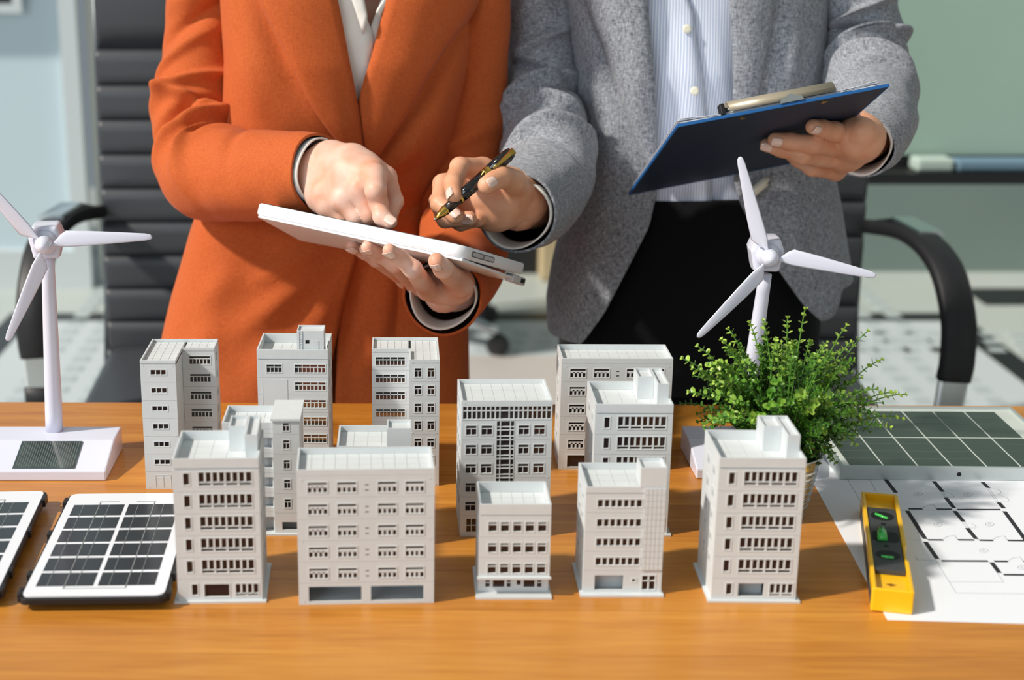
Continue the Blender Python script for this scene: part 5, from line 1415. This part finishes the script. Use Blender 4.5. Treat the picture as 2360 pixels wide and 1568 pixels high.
def hem_r(w): 
    return lerp(zr, zside, min(1, max(0, (w - 0.02) / 0.16)) ** 1.6)
mb = panel(T2, -1, eL, zt2, lambda w: zl, 0.006); mb = panel(T2, 1, eR, zt2, hem_r, 0.006, mb=mb)
jk = mb.build('blazer', [M_GREY, M_GRLIN], p2, True); solid(jk, 0.003, -1, 1)
m = ribbon(T2, [(1540, -265), (1505, -120), (1490, 0), (1503, 150), (1512, 300), (1514, 400)], [(1420, -265), (1370, -120), (1352, 0), (1390, 120), (1440, 250), (1505, 405)], 0.012, 0.010, mid=0.004)
o = m.build('lapel', [M_GREY, M_GRLIN], p2, True); solid(o, 0.003, 1)
m = ribbon(T2, [(1640, -265), (1672, -120), (1682, 0), (1690, 150), (1688, 300), (1692, 420)], [(1740, -265), (1775, -120), (1788, 0), (1772, 130), (1745, 260), (1702, 420)], 0.012, 0.010, mid=0.004)
o = m.build('lapel', [M_GREY, M_GRLIN], p2, True); solid(o, 0.003, 1)
m, C3, r3 = sleeve([(1305, -170, 1.99, 0.056), (1262, -40, 1.99, 0.048), (1249, 90, 1.985, 0.0475), (1248, 200, 1.96, 0.0505), (1254, 300, 1.905, 0.056), (1262, 385, 1.835, 0.060), (1248, 440, 1.76, 0.056), (1215, 472, 1.692, 0.050), (1188, 490, 1.645, 0.0465)], 21.0,
                   [(0.28, 0.018, 0.008, 0.06, 0.2, 1.2), (0.36, 0.016, -0.009, -0.05, 0.4, 1.2), (0.42, 0.016, 0.010, 0.05, 0.2, 1.3), (0.48, 0.016, -0.011, 0.06, 0.2, 1.2), (0.53, 0.016, 0.012, -0.05, 0.0, 1.3), (0.59, 0.014, -0.012, 0.05, 6.1, 1.2), (0.64, 0.018, 0.010, 0.04, 0.0, 1.3), (0.72, 0.02, -0.005, -0.05, 0.0, 1.2), (0.16, 0.03, 0.006, 0.06, 0.2, 1.2)], namp=0.004)
o = m.build('sleeve', [M_GREY, M_GRLIN], p2, True); solid(o, 0.003, -1, 1)
o = cuff(C3, r3, 0.88, 0.005).build('shirt_cuff', M_WSHIRT, p2, True); solid(o, 0.0018, -1)
m, C4, r4 = sleeve([(1885, -170, 1.985, 0.060), (1945, -40, 1.985, 0.057), (1972, 60, 1.975, 0.055), (1992, 140, 1.945, 0.055), (2004, 205, 1.89, 0.056), (2010, 262, 1.82, 0.053), (2003, 305, 1.760, 0.046), (1986, 336, 1.715, 0.0385)], 33.0,
                   [(0.30, 0.02, 0.010, 0.05, 0.3, 1.4), (0.36, 0.016, -0.012, -0.05, 0.2, 1.4), (0.42, 0.018, 0.010, 0.05, 6.0, 1.4), (0.50, 0.018, -0.010, 0.04, 0.2, 1.4), (0.57, 0.02, 0.009, -0.04, 0.0, 1.4), (0.66, 0.02, -0.006, 0.05, 0.2, 1.3)], namp=0.004)
o = m.build('sleeve', [M_GREY, M_GRLIN], p2, True); solid(o, 0.003, -1, 1)
o = cuff(C4, r4, 0.88, 0.005).build('shirt_cuff', M_WSHIRT, p2, True); solid(o, 0.0018, -1)
# striped shirt
T2s = Torso([(-270, 1475, 1715, 0.050), (-215, 1395, 1800, 0.073), (-130, 1358, 1848, 0.094), (0, 1345, 1862, 0.105), (150, 1362, 1860, 0.110), (250, 1368, 1858, 0.105), (400, 1352, 1884, 0.093), (480, 1340, 1895, 0.092), (560, 1330, 1900, 0.094)], YB, skew=0.015)
for a, b, w, amp in (((1580, 60), (1610, 420), 0.012, 0.006), ((1640, 40), (1660, 300), 0.010, 0.006), ((1530, 100), (1545, 330), 0.010, 0.004)):
    T2s.folds.append((T2s.front(*a), T2s.front(*b), w, amp))
T2s.folds += [f for f in T2.folds if f[3] < 0]
zs0 = P(0, -250, YB).z; zs1 = P(0, 500, YB - 0.085).z
eL = T2s.edge([(1580, -250), (1578, -20), (1598, 30), (1604, 90), (1622, 200), (1632, 330), (1642, 470)]); eR = T2s.edge([(1600, -250), (1578, -10), (1590, 40), (1600, 100), (1612, 200), (1620, 470)])
uv = []
mb = panel(T2s, -1, eL, zs0, lambda w: zs1, 0.004, nz=50, nw=40, uv=uv); mb = panel(T2s, 1, eR, zs0, lambda w: zs1, 0.0, nz=50, nw=40, mb=mb, uv=uv)
o = mb.build('shirt', M_SHIRT, p2, True); add_uv(o.data, uv); solid(o, 0.0015, -1)
for u, v in ((1583, 66), (1600, 207), (1615, 350)):
    q = T2s.front(u, v, 0.0062); m = MB(); m.lathe([(0.0052, 0.0), (0.0054, 0.0012), (0.0040, 0.0020), (0.0012, 0.0016)], 18, M=Matrix.Translation(q) @ Matrix.Rotation(R(90), 4, 'X')); m.build('shirt_button', M_BTNW, p2, True)
# black trousers
cx2 = (T2.sec(0.9)[0] + T2.sec(0.9)[1]) / 2
zw = P(0, 464, YB - 0.10).z
m = MB(); rings = []
for dz, a, b_ in ((0.0, 0.166, 0.1045), (-0.05, 0.168, 0.105), (-0.12, 0.168, 0.107), (-0.20, 0.172, 0.108), (-0.26, 0.172, 0.108)):
    rings.append([Vector((cx2 + a * math.cos(t), YB - b_ * math.sin(t) + 0.015 * math.cos(t), zw + dz)) for t in [2 * math.pi * k / 40 for k in range(40)]])
m.ring_loft(rings[::-1])
for s in (-1, 1):
    rings = []
    for z, r, dx in ((zw - 0.22, 0.090, 0.080), (0.60, 0.088, 0.086), (0.45, 0.080, 0.088), (0.08, 0.078, 0.090)):
        rings.append([Vector((cx2 + s * dx + r * math.cos(a), YB + r * 1.05 * math.sin(a), z)) for a in [2 * math.pi * k / 28 for k in range(28)]])
    m.ring_loft(rings)
m.build('trousers', M_BLACKCLOTH, p2, True, fix=True)
# cream knot fastening on the jacket
q = T2.front(1745, 432, 0.014); m = MB()
m.tube([q + Vector((-0.012, 0, -0.016)), q + Vector((-0.004, -0.004, -0.004)), q + Vector((0.006, -0.004, 0.006)), q + Vector((0.012, 0, 0.012))], [0.004, 0.006, 0.0055, 0.004], 10)
m.tube([q + Vector((-0.014, 0.0, -0.006)), q + Vector((0.002, -0.005, 0.0)), q + Vector((0.012, 0.0, 0.004))], [0.0035, 0.005, 0.003], 10)
m.build('knot_button', M_BTNW, p2, True)

# right hand: writing grip
palm = chain([J(1205, 462, 1.660, 0.023), J(1160, 460, 1.632, 0.023), J(1115, 452, 1.630, 0.020)]) + chain([J(1200, 474, 1.660, 0.021), J(1140, 490, 1.635, 0.0185), J(1080, 490, 1.632, 0.0140)]) + \
       chain([J(1195, 436, 1.650, 0.020), J(1150, 422, 1.636, 0.018), J(1112, 392, 1.628, 0.0128)]) + chain([J(1160, 445, 1.640, 0.018), J(1085, 410, 1.640, 0.0125)]) + chain([J(1140, 465, 1.640, 0.018), J(1068, 440, 1.648, 0.0120)]) + chain([J(1240, 450, 1.72, 0.025), J(1205, 464, 1.658, 0.024)])
idx = [J(1112, 390, 1.628, 0.0125), J(1060, 386, 1.598, 0.0108), J(1043, 424, 1.562, 0.0098), J(1046, 452, 1.541, 0.0084)]
mid_ = [J(1085, 408, 1.640, 0.0122), J(1020, 424, 1.616, 0.0105), J(1013, 470, 1.590, 0.0095), J(1050, 499, 1.568, 0.0084)]
rin = [J(1068, 440, 1.648, 0.0118), J(1010, 465, 1.632, 0.0100), J(1026, 506, 1.612, 0.0092), J(1082, 504, 1.596, 0.0083)]
pin = [J(1075, 486, 1.640, 0.0112), J(1030, 500, 1.632, 0.0090), J(1062, 515, 1.622, 0.0083), J(1100, 508, 1.612, 0.0078)]
thu = [J(1193, 440, 1.630, 0.0160), J(1182, 415, 1.600, 0.0130), J(1152, 408, 1.570, 0.0118), J(1122, 427, 1.548, 0.0098)]
hR2 = sdf_mesh([(palm, 0.014)] + [(chain(q), 0.004) for q in (idx, mid_, rin, pin, thu)], 0.00135, 0.0065)
nl2 = [(idx, Vector((-0.35, -0.9, -0.1)), 0.0078), (thu, Vector((-0.15, -0.95, 0.1)), 0.0094), (mid_, Vector((0.35, -0.9, 0.1)), 0.0080), (rin, Vector((0.1, -0.95, 0.1)), 0.0080)]
# left hand: fingers spread under the clipboard
def K(u, v, off, r): return (on_plane(u, v, cTL, cez, -off), r)
j1 = [K(1966, 314, 0.018, 0.0122), K(1922, 303, 0.0140, 0.0108), K(1895, 297, 0.0115, 0.0098), K(1874, 292, 0.0105, 0.0085)]
j2 = [K(1964, 342, 0.026, 0.0125), K(1872, 334, 0.0240, 0.0108), K(1820, 326, 0.0145, 0.0096), K(1786, 322, 0.0105, 0.0082)]
j3 = [K(1948, 370, 0.034, 0.0120), K(1850, 358, 0.0310, 0.0104), K(1800, 343, 0.0175, 0.0092), K(1767, 335, 0.0105, 0.0078)]
j4 = [K(1926, 394, 0.040, 0.0110), K(1872, 388, 0.0380, 0.0092), K(1838, 368, 0.0240, 0.0082), K(1815, 352, 0.0120, 0.0070)]
w4 = P(1984, 318, 1.690)
th4 = [w4 + Vector((-0.004, -0.020, 0.010)), on_plane(1984, 282, cTL, cez, -0.002), on_plane(1960, 256, cTL, cez, 0.016), on_plane(1925, 232, cTL, cez, 0.015)]
th4 = list(zip(th4, (0.0150, 0.0120, 0.0105, 0.0085)))
palm = []
for q, r in ((j1, 0.0165), (j2, 0.0165), (j3, 0.0155), (j4, 0.0135)): palm += chain([(w4, 0.020), (w4.lerp(q[0][0], 0.55), r), (q[0][0], q[0][1])])
palm += chain([(C4[-31], 0.024), (w4, 0.021)])
hL2 = sdf_mesh([(palm, 0.013)] + [(chain(q), 0.004) for q in (j1, j2, j3, j4, th4)], 0.00135, 0.0065)
bz = bodyparts(sum(T2.sec(1.17)[:2]) / 2, cx2, YB, 1.300, 0.86, [[(C3[20], 0.022), (C3[78], 0.020), (C3[116], 0.022), (C3[167], 0.026), (C3[196], 0.024)], [(C4[20], 0.022), (C4[78], 0.021), (C4[111], 0.030), (C4[167], 0.026), (C4[196], 0.024)]], 1.48)
obj('body', mesh_np('body', [bz, (relax(*hR2, 2), hR2[1]), (relax(*hL2, 2), hL2[1])], M_SKIN2), p2)
hair_cap(sum(T2.sec(1.17)[:2]) / 2, YB, 1.48, p2)
for q, n, l in nl2: nail(p2, q[3][0], q[2][0], n, lift=l)
for q in (j1, j2, j3): nail(p2, q[3][0], q[2][0], Vector((-0.1, -0.9, -0.25)), lift=0.0078, l=0.0054)
